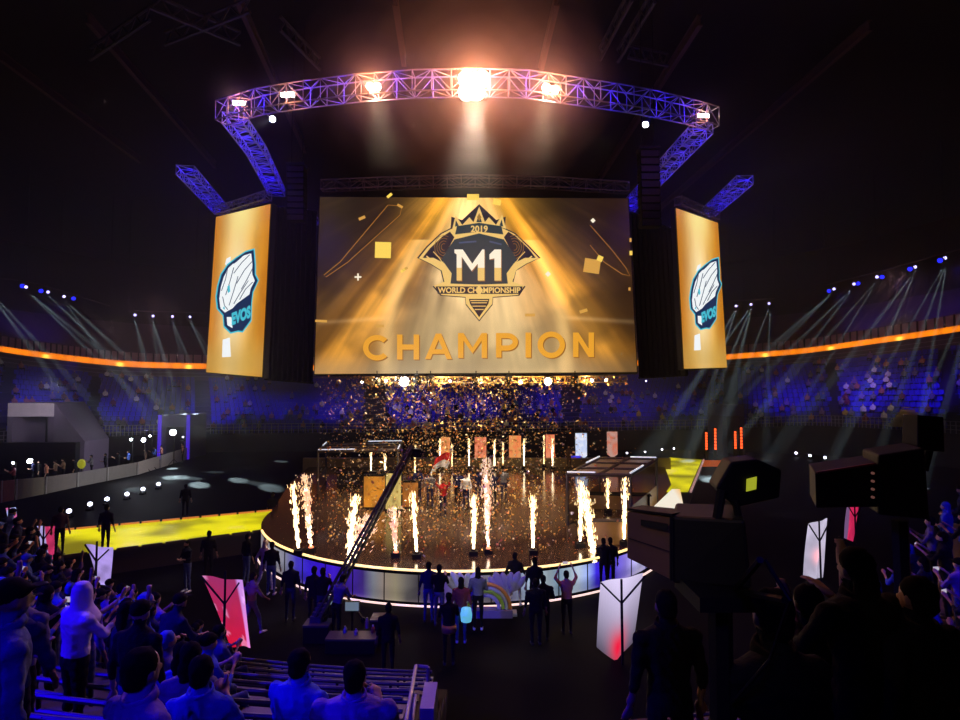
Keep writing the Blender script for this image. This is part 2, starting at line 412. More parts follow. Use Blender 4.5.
panel_face('display', MC, 300, 170, main_fn, MS, main)
fm, nm = plane_map(MC)
def em(name, c, s=1.): return mat('lit ' + name, (.02, .02, .02), .5, emit=c, es=s, var=0)
E_GOLD = em('gold', srgb(236, 196, 112)); E_GOLD2 = em('deep gold', srgb(150, 108, 40)); E_TEAL = em('dark teal', srgb(22, 54, 60)); E_NAVY = em('blue black', srgb(16, 26, 40))
E_CREAM = em('cream', srgb(252, 240, 214)); E_ORANGE = em('amber lettering', srgb(232, 160, 44)); E_SHADE = em('brown edge', srgb(150, 96, 30)); E_YEL = em('yellow square', srgb(252, 214, 90))
def c4(X, Y): return (400 + X / 3.6, 190 + Y / 3.6)
# emblem
eb = MB()
def P4(pts): return [c4(*p) for p in pts]
BODY = [(285, 468), (238, 410), (236, 385), (150, 378), (122, 345), (160, 330), (150, 290), (110, 265), (68, 245), (100, 205), (150, 158), (185, 140), (188, 100), (225, 112), (285, 56), (345, 112), (378, 100), (375, 140), (412, 158), (462, 205), (500, 245), (455, 265), (415, 290), (405, 330), (447, 345), (425, 378), (334, 385), (332, 410)]
eb.m = 2
poly(eb, P4([(285 + (x - 285) * 1.03, 265 + (y - 265) * 1.025) for x, y in BODY]), fm, .012)
eb.m = 0    # gold body
poly(eb, P4([(285, 468), (238, 410), (236, 385), (150, 378), (122, 345), (160, 330), (150, 290), (110, 265), (68, 245), (100, 205), (150, 158), (185, 140), (285, 112), (375, 140), (412, 158), (462, 205), (500, 245), (455, 265), (415, 290), (405, 330), (447, 345), (425, 378), (334, 385), (332, 410)]), fm, .02)
eb.m = 0
for s in (1, -1):
    X = lambda x: 285 + s * (x - 285); poly(eb, P4([(X(66), 245), (X(112), 262), (X(150), 282), (X(160), 318), (X(182), 334), (X(186), 300), (X(160), 264), (X(120), 244)]), fm, .046)
eb.m = 2    # dark blue side wings
for s in (1, -1):
    X = lambda x: 285 + s * (x - 285)
    poly(eb, P4([(X(82), 243), (X(108), 210), (X(152), 168), (X(180), 150), (X(196), 170), (X(180), 200), (X(158), 235), (X(150), 275), (X(118), 255)]), fm, .03)
    eb.m = 1
    for r in (12, 22, 32, 42):
        stroke(eb, P4([(X(158 + r * math.cos(t) * .8), 205 + r * math.sin(t)) for t in np.linspace(1.3, 5.2, 9)]), .55, fm, .035)
    eb.m = 0
    stroke(eb, P4([(X(95), 238), (X(135), 270), (X(165), 300), (X(176), 325)]), 1.4, fm, .04)
    stroke(eb, P4([(X(120), 222), (X(142), 245), (X(158), 270)]), .8, fm, .04)
    eb.m = 2
eb.m = 3    # teal heart
poly(eb, P4([(196, 178), (285, 156), (374, 178), (400, 215), (420, 250), (396, 290), (388, 337), (300, 340), (270, 340), (182, 337), (174, 290), (150, 250), (170, 215)]), fm, .038)
poly(eb, P4([(205, 130), (285, 118), (365, 130), (372, 160), (285, 150), (198, 160)]), fm, .04)
eb.m = 0
for a, b, c in [((188, 140), (200, 92), (226, 128)), ((222, 128), (250, 98), (268, 120)), ((262, 122), (285, 60), (308, 122)), ((302, 120), (320, 98), (348, 128)), ((344, 128), (368, 88), (382, 140))]:
    poly(eb, P4([a, b, c]), fm, .03)
eb.m = 3
for a, b, c in [((198, 132), (201, 108), (212, 128)), ((275, 116), (285, 82), (295, 116)), ((358, 128), (366, 106), (372, 132))]: poly(eb, P4([a, b, c]), fm, .045)
eb.m = 1
poly(eb, P4([(285, 84), (293, 98), (285, 112), (277, 98)]), fm, .05)
eb.m = 2
poly(eb, P4([(128, 347), (442, 347), (434, 374), (136, 374)]), fm, .05)
poly(eb, P4([(248, 392), (322, 392), (318, 410), (285, 458), (252, 410)]), fm, .05)
eb.m = 0
put_text(eb, 'WORLD CHAMPIONSHIP', (*c4(136, 350), *c4(434, 371)), fm, .06, .03)
put_text(eb, '2019', (*c4(255, 128), *c4(316, 152)), fm, .06, .03)
stroke(eb, P4([(200, 172), (285, 152), (370, 172)]), 1.3, fm, .055)
for k, wv in ((398, 32), (406, 28), (418, 24), (430, 16)): stroke(eb, P4([(285 - wv, k), (285 + wv, k)]), .9, fm, .06)
poly(eb, P4([(285, 342), (299, 360), (285, 382), (271, 360)]), fm, .065)
for k in range(16):     # blurred blue line of small writing
    pass
eb.m = 4
stroke(eb, P4([(212, 190), (275, 185)]), 1.6, fm, .05); stroke(eb, P4([(322, 185), (366, 196)]), 1.6, fm, .05)
eb.m = 5
# the big M1, cream above and gold below
def block(pts, off): poly(eb, P4(pts), fm, off)
def glyphs(off, dx, dy):
    T = lambda L: [(x + dx, y + dy) for x, y in L]
    block(T([(196, 214), (222, 214), (222, 326), (204, 326), (204, 232), (196, 226)]), off); block(T([(222, 214), (226, 214), (262, 268), (258, 292), (222, 240)]), off)
    block(T([(300, 214), (296, 214), (258, 268), (258, 292), (300, 240)]), off); block(T([(300, 214), (304, 214), (304, 326), (280, 326), (280, 262), (300, 236)]), off)
    block(T([(340, 214), (364, 214), (364, 326), (340, 326)]), off); block(T([(340, 214), (340, 246), (322, 250), (322, 232)]), off)
eb.m = 6; glyphs(.055, 2.5, 3); eb.m = 5; glyphs(.07, 0, 0)
eb.m = 0
for xx, yy, ww in ((204, 300, 18), (280, 300, 24), (340, 300, 24)): block([(xx, yy - 20), (xx + ww, yy - 20), (xx + ww, yy + 26), (xx, yy + 26)], .08)
eb.build('emblem', [E_GOLD, E_GOLD2, E_NAVY, E_TEAL, em('blue writing', srgb(60, 84, 120)), E_CREAM, E_SHADE], main)
# CHAMPION
hb = MB()
letters = [('C', 363, 388, 335, 360.5), ('H', 397, 419, 334.5, 359.5), ('A', 425, 452, 333.5, 359), ('M', 458, 487, 333, 358), ('P', 496, 518, 333, 357.5), ('I', 525.5, 531, 332.5, 357.5), ('O', 537.5, 565, 331.5, 358), ('N', 573, 594, 332.5, 357)]
for ch, x0, x1, y0, y1 in letters:
    for hb.m, dd, of in ((1, 1.0, .03), (0, 0, .045)):
        X = lambda u: x0 + dd + u * (x1 - x0); Y = lambda v: y1 + dd - v * (y1 - y0); t_ = 5.4 / (x1 - x0); tv = 5.2 / (y1 - y0); e = 0
        def pg(L, e=0): poly(hb, [(X(u), Y(v)) for u, v in L], fm, of + e * .004)
        def arc(cx, cy, rx, ry, a0, a1, n=20):
            for i in range(n):
                aa_, bb_ = a0 + (a1 - a0) * i / n, a0 + (a1 - a0) * (i + 1) / n
                pg([(cx + rx * math.cos(aa_), cy + ry * math.sin(aa_)), (cx + rx * math.cos(bb_), cy + ry * math.sin(bb_)), (cx + (rx - t_) * math.cos(bb_), cy + (ry - tv) * math.sin(bb_)), (cx + (rx - t_) * math.cos(aa_), cy + (ry - tv) * math.sin(aa_))])
        if ch == 'I': pg([(0, 0), (1, 0), (1, 1), (0, 1)])
        if ch in 'HMNP': pg([(0, 0), (t_, 0), (t_, 1), (0, 1)])
        if ch in 'HMN': pg([(1 - t_, 0), (1, 0), (1, 1), (1 - t_, 1)])
        if ch == 'H': pg([(t_, .5 - tv / 2), (1 - t_, .5 - tv / 2), (1 - t_, .5 + tv / 2), (t_, .5 + tv / 2)])
        if ch == 'N': pg([(0, 1), (t_, 1), (1, 0), (1 - t_, 0)], 1)
        if ch == 'M': pg([(0, 1), (t_, 1), (.5, .42), (.5, .18)], 1); pg([(1, 1), (1 - t_, 1), (.5, .42), (.5, .18)], 1)
        if ch == 'A': pg([(0, 0), (t_, 0), (.5 + t_ / 2, 1), (.5 - t_ / 2, 1)]); pg([(1, 0), (1 - t_, 0), (.5 - t_ / 2, 1), (.5 + t_ / 2, 1)], 1); pg([(.2, .2), (.8, .2), (.8, .2 + tv * .9), (.2, .2 + tv * .9)], 2)
        if ch == 'O': arc(.5, .5, .5, .5, 0, 2 * PI, 32)
        if ch == 'C': arc(.56, .5, .56, .5, .75, 2 * PI - .75, 26)
        if ch == 'P': arc(.5, .64, .5, .36, -PI / 2, PI / 2, 16); pg([(t_, 1), (.5, 1), (.5, 1 - tv), (t_, 1 - tv)]); pg([(t_, .28), (.5, .28), (.5, .28 + tv), (t_, .28 + tv)])
hb.build('lettering', [E_ORANGE, E_SHADE], main)
# floating squares and glints in the picture
SQM = [E_YEL, em('gold confetti', srgb(214, 158, 70)), E_CREAM]
def rot_sq(x, y, w, h, a, m):
    sq = MB(); c, s = math.cos(a), math.sin(a); poly(sq, [(x + u * c - v * s, y + u * s + v * c) for u, v in ((-w, -h), (w, -h), (w, h), (-w, h))], fm, .03); sq.build('floating_square', SQM[m], main)
rot_sq(383, 250, 8, 8, .03, 0); rot_sq(389.5, 195.5, 3, 1.4, -.7, 0); rot_sq(362, 218, 3.4, 1.4, -.4, 1); rot_sq(400, 206, 3, 1.2, .5, 1); rot_sq(405, 269, 3, 1.2, -.5, 1); rot_sq(380, 326, 4, 1.3, 0, 1); rot_sq(321, 321, 6, 1.2, .05, 1)
rot_sq(403, 270.5, 2.5, 1.3, -.6, 0); rot_sq(600, 258.5, 2.8, 2.8, .4, 0); rot_sq(548, 274, 2, 2, .78, 2); rot_sq(593, 220.5, 1.8, 1.8, .78, 2); rot_sq(583.5, 311, 4, 1.6, -.3, 1); rot_sq(530, 315, 5, 1.5, 0, 1); rot_sq(592, 266, 8, 7, .15, 1)
rot_sq(631, 253, 1.4, 2.2, 0, 0); rot_sq(630.5, 240, 1, 2, 0, 1); rot_sq(629.5, 289, 1, 1.6, 0, 1); rot_sq(358, 277, 3.4, .8, 0, 2); rot_sq(358, 277, .8, 3.6, 0, 2); rot_sq(473, 197, 6, 3, 0, 0); rot_sq(497, 202, 4, 3, .2, 0)
sq = MB()
stroke(sq, [(324, 275), (340, 262), (388, 205), (402, 206), (400, 215), (348, 262), (326, 277)], .6, fm, .03, True); sq.build('ribbon_outline', em('ribbon outline', srgb(176, 118, 44)), main); sq = MB()
stroke(sq, [(590, 225), (612, 250), (626, 268), (630, 276), (622, 274), (604, 262), (590, 245)], .6, fm, .03)
sq.build('ribbon_outline', em('ribbon outline', srgb(176, 118, 44)), main)
# side screens
def side_fn(seed):
    def f(U, V):
        x = U * 2 - 1; C = lerp3(srgb(240, 172, 40), srgb(196, 120, 18), sm(.25, .95, np.abs(x - .05) + .5 * (fbm(U * 3, V * 4, seed) - .5)))
        g = np.exp(-(((x + .1) / .45) ** 2)) * (.35 + .65 * np.exp(-((V - .45) / .4) ** 2)); C = lerp3(C, srgb(255, 240, 190), g * .8)
        C = C * (.8 + .4 * fbm(U * 9, V * 3, seed + 3)[..., None]); g = np.exp(-((V - .06) / .14) ** 2); C = lerp3(C, srgb(196, 160, 80), g * .6)
        g = np.exp(-(((x) / .5) ** 2 + ((V - 1.0) / .16) ** 2)); return lerp3(C, srgb(255, 236, 150), g * .8)
    return f
def logo(root, f, X):
    """X maps the left-hand panel's frame onto this one"""
    W, NV, CY = em('white', srgb(245, 250, 252)), em('team navy', srgb(22, 44, 84)), em('team cyan', srgb(70, 190, 210))
    b = MB()
    c3 = lambda x, y: X(190 + x / 3.43, 180 + y / 3.43)
    Q = lambda L: [c3(*p) for p in L]
    out = [(218, 240), (190, 248), (160, 268), (130, 292), (108, 325), (97, 365), (92, 400), (96, 440), (115, 462), (118, 500), (140, 522), (165, 516), (180, 518), (208, 480), (210, 420), (214, 385), (232, 345), (222, 325), (222, 290)]
    b.m = 2; cx = sum(p[0] for p in out) / len(out); cy_ = sum(p[1] for p in out) / len(out)
    poly(b, Q([(cx + (x - cx) * 1.07, cy_ + (y - cy_) * 1.04) for x, y in out]), f, .02)
    b.m = 1; poly(b, Q(out), f, .03)
    b.m = 0   # jagged white plume
    poly(b, Q([(210, 252), (186, 258), (158, 282), (134, 300), (116, 332), (106, 366), (101, 402), (104, 436), (124, 452), (146, 440), (160, 424), (182, 408), (204, 392), (208, 372), (222, 346), (212, 328), (214, 290)]), f, .035)
    for L in [[(205, 252), (180, 262), (158, 288), (172, 292), (150, 318), (178, 315), (196, 285)], [(150, 285), (128, 305), (118, 335), (140, 318)], [(120, 335), (108, 370), (135, 350), (150, 325)],
              [(150, 320), (130, 360), (150, 352), (138, 392), (165, 362), (172, 330)], [(180, 318), (172, 372), (198, 345), (200, 300)], [(205, 300), (200, 350), (222, 345), (214, 325), (212, 305)],
              [(118, 372), (100, 405), (104, 438), (126, 405), (138, 375)], [(140, 390), (126, 425), (150, 410), (160, 372)], [(165, 370), (156, 412), (180, 392), (205, 380), (208, 352), (190, 362)],
              [(104, 440), (120, 455), (140, 440), (135, 420), (120, 418)], [(126, 470), (128, 498), (146, 508), (142, 470)]]: poly(b, Q(L), f, .04)
    b.m = 1
    for L in [[(205, 256), (176, 285), (150, 320)], [(212, 280), (186, 310), (160, 355)], [(216, 300), (196, 340), (176, 375)], [(130, 300), (122, 340), (108, 380)], [(150, 300), (138, 345), (122, 395)], [(165, 330), (150, 380), (134, 430)], [(200, 345), (170, 390), (150, 425)], [(215, 350), (190, 375), (170, 410)], [(112, 400), (118, 430), (130, 445)]]: stroke(b, Q(L), .75, f, .045)
    b.m = 2
    for L in [[(128, 365), (136, 360), (138, 382), (130, 388)], [(112, 440), (118, 432), (120, 445)]]: poly(b, Q(L), f, .05)
    b.m = 2
    n0 = len(b.v)
    vs, fs = textpoly('EVOS', .06); xs = [v[0] for v in vs]; ys = [v[1] for v in vs]; a, bb, c, d = min(xs), max(xs), min(ys), max(ys)
    b.add([f(*c3(143 + (x - a) / (bb - a) * 65, 500 - (x - a) / (bb - a) * 28 - (y - c) / (d - c) * 44), .05) for x, y in vs], fs)
    b.m = 0
    poly(b, Q([(125, 270), (140, 262), (136, 300), (120, 290)]), f, .015); poly(b, Q([(112, 548), (136, 540), (140, 606), (110, 608)]), f, .02)
    b.build('team_logo', [W, NV, CY], root)
LC = [at(216, 217, 32.4 * 1.03), at(270.5, 204, 29 * 1.03), at(262, 377, 29), at(208, 372, 32.4)]
RC = [at(676, 208, 30 * 1.03), at(718, 223, 33.3 * 1.03), at(727, 367.5, 33.3), at(686, 369, 30)]
SM = vmat('side screen picture', 1.0, True)
for nm_, CC, lab, sd in (('side_led_screen', LC, 'tall gold side screen left of the main screen with a white team logo', 2), ('side_led_screen', RC, 'tall narrow gold side screen right of the main screen with a white team logo', 9)):
    # make the panel planar
    CC[3] = CC[0] + (CC[2] - CC[1]) * ((CC[3] - CC[0]).length / (CC[2] - CC[1]).length)
    t = thing(nm_, lab, 'screen', tuple((CC[2] + CC[3]) / 2)); screen_body(t, CC, .3, None)
    panel_face('display', CC, 60, 150, side_fn(sd), SM, t); f, n = plane_map(CC)
    if sd == 2: logo(t, f, lambda x, y: (x, y))
    else: logo(t, f, lambda x, y: (705.5 + (x - 237) * .76, 293.5 + (y - 291) * .86))
# black drapes that mask the frames between the screens
for a, lab in (([(271.5, 206, 31.2), (317, 212, 31.2), (313, 383, 31.2), (264, 379, 31.2)], 'black drape between the left-hand side screen and the main screen'),
               ([(631, 212, 31.2), (678, 232, 31.2), (688, 375, 31.2), (639, 378, 31.2)], 'black drape between the main screen and the right-hand side screen')):
    pts = [at(*p) for p in a]; t = thing('masking_drape', lab, 'drape', tuple((pts[2] + pts[3]) / 2))
    NX, NY = 60, 4; g = np.zeros((NY, NX, 3))
    for i in range(NX):
        for j in range(NY):
            u, v = i / (NX - 1), j / (NY - 1); p = (pts[0].lerp(pts[1], u)).lerp(pts[3].lerp(pts[2], u), v); g[j, i] = (p.x, p.y + .12 * math.sin(u * 60), p.z)
    grid_mesh('cloth', g, None, CLOTHBLK, t); b = MB(); b.bar(pts[0], pts[1], .05); b.build('batten', BLACK, t)
    b = MB(); b.bar(pts[3] + Vector((0, .1, 0)), pts[2] + Vector((0, .1, 0)), .06); b.build('hem_pipe', BLACK, t)
# ================================================================== trusses
def truss(label, pts, hgt, wid, m, step=1.0, group=None, chord=.035, name='lighting_truss', brace=None):
    """box truss along pts: four chords, lattice on four sides"""
    pts = [Vector(p) for p in pts]; t = thing(name, label, 'truss', tuple(pts[0]), group=group)
    n = len(pts); C = [[], [], [], []]
    for i, p in enumerate(pts):
        d = (pts[min(i + 1, n - 1)] - pts[max(i - 1, 0)]); d.z = 0; d.normalize(); s = Vector((d.y, -d.x, 0)) * wid / 2
        for k, o in enumerate((s + Vector((0, 0, hgt / 2)), -s + Vector((0, 0, hgt / 2)), s - Vector((0, 0, hgt / 2)), -s - Vector((0, 0, hgt / 2)))): C[k].append(p + o)
    for k in range(4): b = MB(); b.tube(C[k], chord, 6); b.build('chord', m, t)
    b = MB(); r = chord * .6
    for i in range(n):
        b.bar(C[0][i], C[1][i], r, 5); b.bar(C[2][i], C[3][i], r, 5); b.bar(C[0][i], C[2][i], r, 5); b.bar(C[1][i], C[3][i], r, 5)
        if i < n - 1:
            j = i + 1
            if i % 2: b.bar(C[0][i], C[2][j], r, 5); b.bar(C[1][i], C[3][j], r, 5); b.bar(C[2][i], C[3][j], r, 5); b.bar(C[0][i], C[1][j], r, 5)
            else: b.bar(C[2][i], C[0][j], r, 5); b.bar(C[3][i], C[1][j], r, 5); b.bar(C[3][i], C[2][j], r, 5); b.bar(C[1][i], C[0][j], r, 5)
    b.build('bracing', brace or m, t)
    return t
def curve(pts, step):
    pts = [Vector(p) for p in pts]; L = [0]
    for a, b in zip(pts, pts[1:]): L.append(L[-1] + (b - a).length)
    n = max(2, int(L[-1] / step) + 1); out = []
    for i in range(n):
        s = L[-1] * i / (n - 1); k = max(j for j in range(len(L)) if L[j] <= s + 1e-9); k = min(k, len(pts) - 2)
        out.append(pts[k].lerp(pts[k + 1], (s - L[k]) / (L[k + 1] - L[k])))
    return out
ZT = 18.6
WH = mat('silver truss tube', (.32, .32, .40), .45, .1); WF = mat('dull truss tube', (.17, .17, .21), .5, .1)
FT = [atz(x, y, ZT) for x, y in ((221, 113), (262, 101), (310, 94), (360, 88), (415, 84), (470, 83), (525, 84), (580, 92), (640, 101), (690, 112), (714, 119))]
FTC = curve(FT, .72)
truss('long curved front truss spanning above the main screen with the bright floodlights', FTC, .82, .55, WF, chord=.028)
LTC = curve([atz(233, 118, ZT), atz(256, 150, ZT), atz(277, 192, ZT)], .62)
truss('blue lit truss running back from the left end of the front truss', LTC, .5, .9, WH)
RTC = curve([atz(703, 128, ZT), atz(680, 152, ZT), atz(628, 208, ZT)], .62)
truss('blue lit truss running back from the right end of the front truss', RTC, .5, .9, WH)
LO = curve([atz(185, 170, ZT), atz(222, 211, ZT)], .62); truss('short blue lit truss above the left-hand side screen', LO, .5, .9, WH)
RO = curve([atz(745, 180, ZT), atz(708, 213, ZT)], .62); truss('short blue lit truss above the right-hand side screen', RO, .5, .9, WH)
LB = curve([atz(298, 211, ZT), atz(313, 222, ZT)], .62); truss('small blue lit truss end showing beside the top left corner of the main screen', LB, .5, .8, WH)
RBk = curve([atz(682, 226, ZT), atz(664, 240, ZT)], .62); truss('small blue lit truss end behind the right-hand black drape', RBk, .5, .8, WH)
DT = mat('dark rusty truss', (.13, .09, .08), .6, .2)
truss('dark truss that carries the main screen along its top edge', curve([at(322, 186, 31.8), at(395, 183, 31.8), at(470, 181, 31.8), at(550, 183, 31.8), at(628, 188, 31.8)], .8), .55, .5, DT, name='screen_truss')
truss('dark truss over the top of the left-hand side screen', curve([at(219, 211, 33), at(268, 196, 30)], .6), .45, .45, mat('pale truss', (.3, .28, .28), .5, .2), name='screen_truss')
truss('dark truss over the top of the right-hand side screen', curve([at(678, 201, 31), at(716, 217, 34)], .6), .45, .45, DT, name='screen_truss')
# hanging speaker columns
def line_array(px0, y0, px1, y1, Y, n, label):
    a, c = at(px0, y0, Y), at(px1, y1, Y); t = thing('speaker_column', label, 'speaker', tuple(a)); L = (a - c).length / n
    b = MB(); b.box(a + Vector((0, 0, .1)), (1.0, .7, .12)); b.build('hanging_frame', BLACK, t)
    for i in range(n):
        p = a.lerp(c, (i + .5) / n); b = MB(); b.box(p, (.95, .6, L * .9)); o = b.build('speaker_box', CLOTHBLK, t, bevel=.03)
        g = MB(); g.box(p + Vector((0, -.31, 0)), (.85, .02, L * .75)); g.build('grille', PLASTIC, o if False else t)
    for s in (-.3, .3): b = MB(); b.bar(a + Vector((s, 0, .1)), a + Vector((s, 0, 8)), .02, 4); b.build('chain', BLACK, t)
line_array(297, 168, 297, 222, 30, 9, 'black hanging speaker column beside the left-hand blue truss')
line_array(648, 152, 650, 228, 27, 10, 'black hanging speaker column beside the right-hand blue truss')
# ================================================================== lamps on the front truss
LENS_W = mat('warm lamp lens', (.8, .7, .6), .3, emit=(1, .78, .55), es=45., var=0)
LENS_C = mat('white lamp lens', (.8, .8, .8), .3, emit=(.85, .9, 1), es=30., var=0)
LENS_B = mat('violet lamp lens', (.4, .3, .8), .3, emit=(.5, .42, 1), es=4., var=0)
LENS_D = mat('blue lamp lens', (.1, .1, .8), .3, emit=(.01, .015, 1), es=2.2, var=0)
def lamp_head(p, q, r, L, lens, label, group=None, name='spotlight', cat='spotlight', yoke=True, hang=.5):
    """round lamp at p aimed at q: can, lens, yoke"""
    p = Vector(p); q = Vector(q); d = (q - p).normalized(); M = d.to_track_quat('Z', 'Y').to_matrix(); t = thing(name, label, cat, tuple(p), group=group)
    b = MB(); b.lathe(p - d * L, [(r * .5, -r * .3), (r * .95, 0), (r * .95, L * .45), (r * 1.1, L * .5), (r * 1.1, L)], 14, M); b.build('can', BLACK, t)
    b = MB(); b.lathe(p, [(r * .98, -.02), (r * .9, .03), (r * .4, .05)], 14, M); b.build('lens', lens, t)
    if yoke:
        s = d.cross(Vector((0, 0, 1))); s = s.normalized() if s.length > .05 else Vector((1, 0, 0)); b = MB(); c = p - d * L * .5
        b.bar(c - s * r * 1.3, c - s * r * 1.3 + Vector((0, 0, hang)), r * .1, 5); b.bar(c + s * r * 1.3, c + s * r * 1.3 + Vector((0, 0, hang)), r * .1, 5)
        b.bar(c - s * r * 1.3 + Vector((0, 0, hang)), c + s * r * 1.3 + Vector((0, 0, hang)), r * .12, 5); b.build('yoke', BLACK, t)
    return t
def bar_lamp(px, py, Y, w, h, label, cols=8, lens=LENS_W):
    p = at(px, py, Y); t = thing('floodlight', label, 'floodlight', tuple(p)); b = MB(); b.box(p + Vector((0, .12, 0)), (w + .12, .2, h + .12)); b.build('housing', BLACK, t, bevel=.02)
    for i in range(cols):
        b = MB(); b.box(p + Vector(((i + .5) / cols * w - w / 2, 0, 0)), (w / cols * .85, .04, h)); b.build('lens', lens, t)
    b = MB(); b.bar(p + Vector((0, .15, h / 2)), p + Vector((0, .15, h / 2 + .5)), .03); b.build('clamp', BLACK, t); return t
bar_lamp(239, 103, 23.6, .55, .17, 'long warm bar floodlight at the left end of the front truss')
bar_lamp(288, 94.5, 22.4, .55, .17, 'warm bar floodlight between the left truss end and the round glowing flood')
bar_lamp(703.5, 115.5, 24, .45, .14, 'small white bar floodlight at the right end of the front truss')
def flood(px, py, Y, r, label, halos):
    p = at(px, py, Y); q = Vector((0, 6, 3)); t = thing('floodlight', label, 'floodlight', tuple(p)); 
    for i, (dx, dz) in enumerate(halos):
        c = p + Vector((dx, 0, dz)); d = (q - c).normalized(); M = d.to_track_quat('Z', 'Y').to_matrix()
        b = MB(); b.lathe(c - d * .3, [(r * .5, -.05), (r, 0), (r * 1.05, .3)], 14, M); k = b.build('can', BLACK, t)
        b = MB(); b.lathe(c, [(r * .98, -.02), (r * .9, .05), (r * .3, .09)], 14, M); b.build('lens', LENS_W, t)
    b = MB(); b.box(p + Vector((0, .35, 0)), (r * 3, .08, r * 3)); b.build('frame', BLACK, t)
flood(373.5, 86.5, 21.8, .16, 'bright warm floodlight on the truss right of the two bar lamps', [(-.14, 0), (.14, 0)])
flood(474, 84, 21.4, .33, 'largest and brightest floodlight at the middle of the front truss', [(-.3, .2), (.3, .2), (-.3, -.33), (.1, -.33)])
flood(550.5, 89, 21.6, .17, 'bright warm floodlight on the truss between the biggest flood and the right end', [(-.17, .05), (.17, -.03)])
lamp_head(at(272.5, 119, 23), (0, 10, 4), .13, .45, LENS_C, 'small white spotlight hanging under the left part of the front truss')
lamp_head(at(645.5, 124.5, 23), (0, 10, 4), .13, .45, LENS_C, 'small white spotlight hanging under the right part of the front truss')
# ================================================================== the stage
SX, SY, SR, SZ = -.8, 27.2, 9.05, 1.1
a0, a1 = PI + .03, 2 * PI - .03
edge = [(SX + SR * math.cos(t), SY + SR * math.sin(t)) for t in np.linspace(a0, a1, 73)]
outline = edge + [(11.5, 34), (13.5, 41.2), (-12.5, 41.2), (-11.5, 34)]
stage = thing('stage', 'low round stage with a shiny dark top and glowing blue and white front panels', 'stage', (SX, SY, 0))
b = MB(); n = len(outline); b.add([(x, y, SZ - .06) for x, y in outline] + [(x, y, SZ) for x, y in outline], [tuple(range(n, 2 * n))] + [(i, (i + 1) % n, n + (i + 1) % n, n + i) for i in range(n)])
b.build('platform', mat('mirror dark stage floor', (.095, .058, .03), .14, scale=.8, var=.4, bump=.06, spec=.7), stage)
def fascia_col(px):
    ks = [(262, (150, 140, 150)), (284, (150, 150, 165)), (296, (70, 60, 190)), (312, (52, 22, 215)), (338, (66, 30, 200)), (350, (60, 36, 160)), (362, (84, 40, 170)), (368, (110, 120, 150)), (380, (205, 205, 205)), (386, (170, 140, 110)), (392, (215, 195, 150)),
          (398, (110, 110, 105)), (412, (96, 88, 80)), (425, (90, 84, 100)), (432, (70, 46, 140)), (452, (96, 66, 160)), (458, (130, 130, 150)), (500, (120, 110, 130)), (512, (130, 125, 165)), (530, (160, 180, 205)), (545, (200, 215, 225)), (560, (130, 160, 190)),
          (575, (210, 225, 235)), (588, (150, 170, 235)), (596, (60, 40, 220)), (612, (50, 30, 210)), (624, (150, 130, 250)), (640, (215, 210, 255)), (652, (90, 70, 230))]
    xs = [k[0] for k in ks]; return np.array([np.interp(px, xs, [srgb(*k[1])[i] for k in ks]) for i in range(3)])
NF = 24; per = 72 // NF
FAS = vmat('stage front display', 1.0, True, .25)
DARKF = mat('black stage front board', (.006, .006, .007), .5)
for i in range(NF):     # front made of display panels
    if edge[i * per][1] > 24.2:
        b = MB(); b.add([(*edge[k], z) for z in (.05, SZ - .02) for k in range(i * per, (i + 1) * per + 1)], [(k, k + 1, k + per + 2, k + per + 1) for k in range(per)]); b.build('dark_front_panel', DARKF, stage); continue
    P = []; C = []
    for z in (.1, .35, .6, .8, .96):
        row = []; cr = []
        for k in range(i * per, (i + 1) * per + 1):
            x, y = edge[k]; row.append((x, y - .01, z)); px, py = proj((x, y, z)); c = fascia_col(px); q = .3 + .95 * vnoise2(np.array(px / 7.), np.array(z * 1.5), 3)
            cr.append(c * q * .85 * (.8 + .35 * (z > .5)))
        P.append(row); C.append(cr)
    grid_mesh('front_panel', P, C, FAS, stage)
b = MB(); b.tube([(x, y, SZ + .0) for x, y in edge if y < 23.4], .045, 6); b.build('top_light_strip', mat('warm strip', (.8, .7, .5), emit=srgb(250, 214, 140), es=1.7, var=0), stage, label='warm glowing light strip')
b = MB(); b.tube([(SX + (x - SX) * 1.02, SY + (y - SY) * 1.02, .05) for x, y in edge if y < 23.2], .035, 6); b.build('foot_light_strip', mat('pale strip', (.8, .7, .7), emit=srgb(238, 200, 190), es=1.4, var=0), stage, label='pale pink light strip')
for k in range(0, 73, per):
    x, y = edge[k]; b = MB(); b.bar((x, y - .02, 0), (x, y - .02, 1.02), .02, 5); b.build('joint', BLACK, stage)
# stone-like back wall of the stage
b = MB(); b.box((.5, 41.6, .85), (27, .4, 1.7)); tag(b.build('stage_back_ledge', mat('dull gold ledge', (.22, .15, .07), .4)), 'low dull gold ledge along the back of the stage', 'ledge')
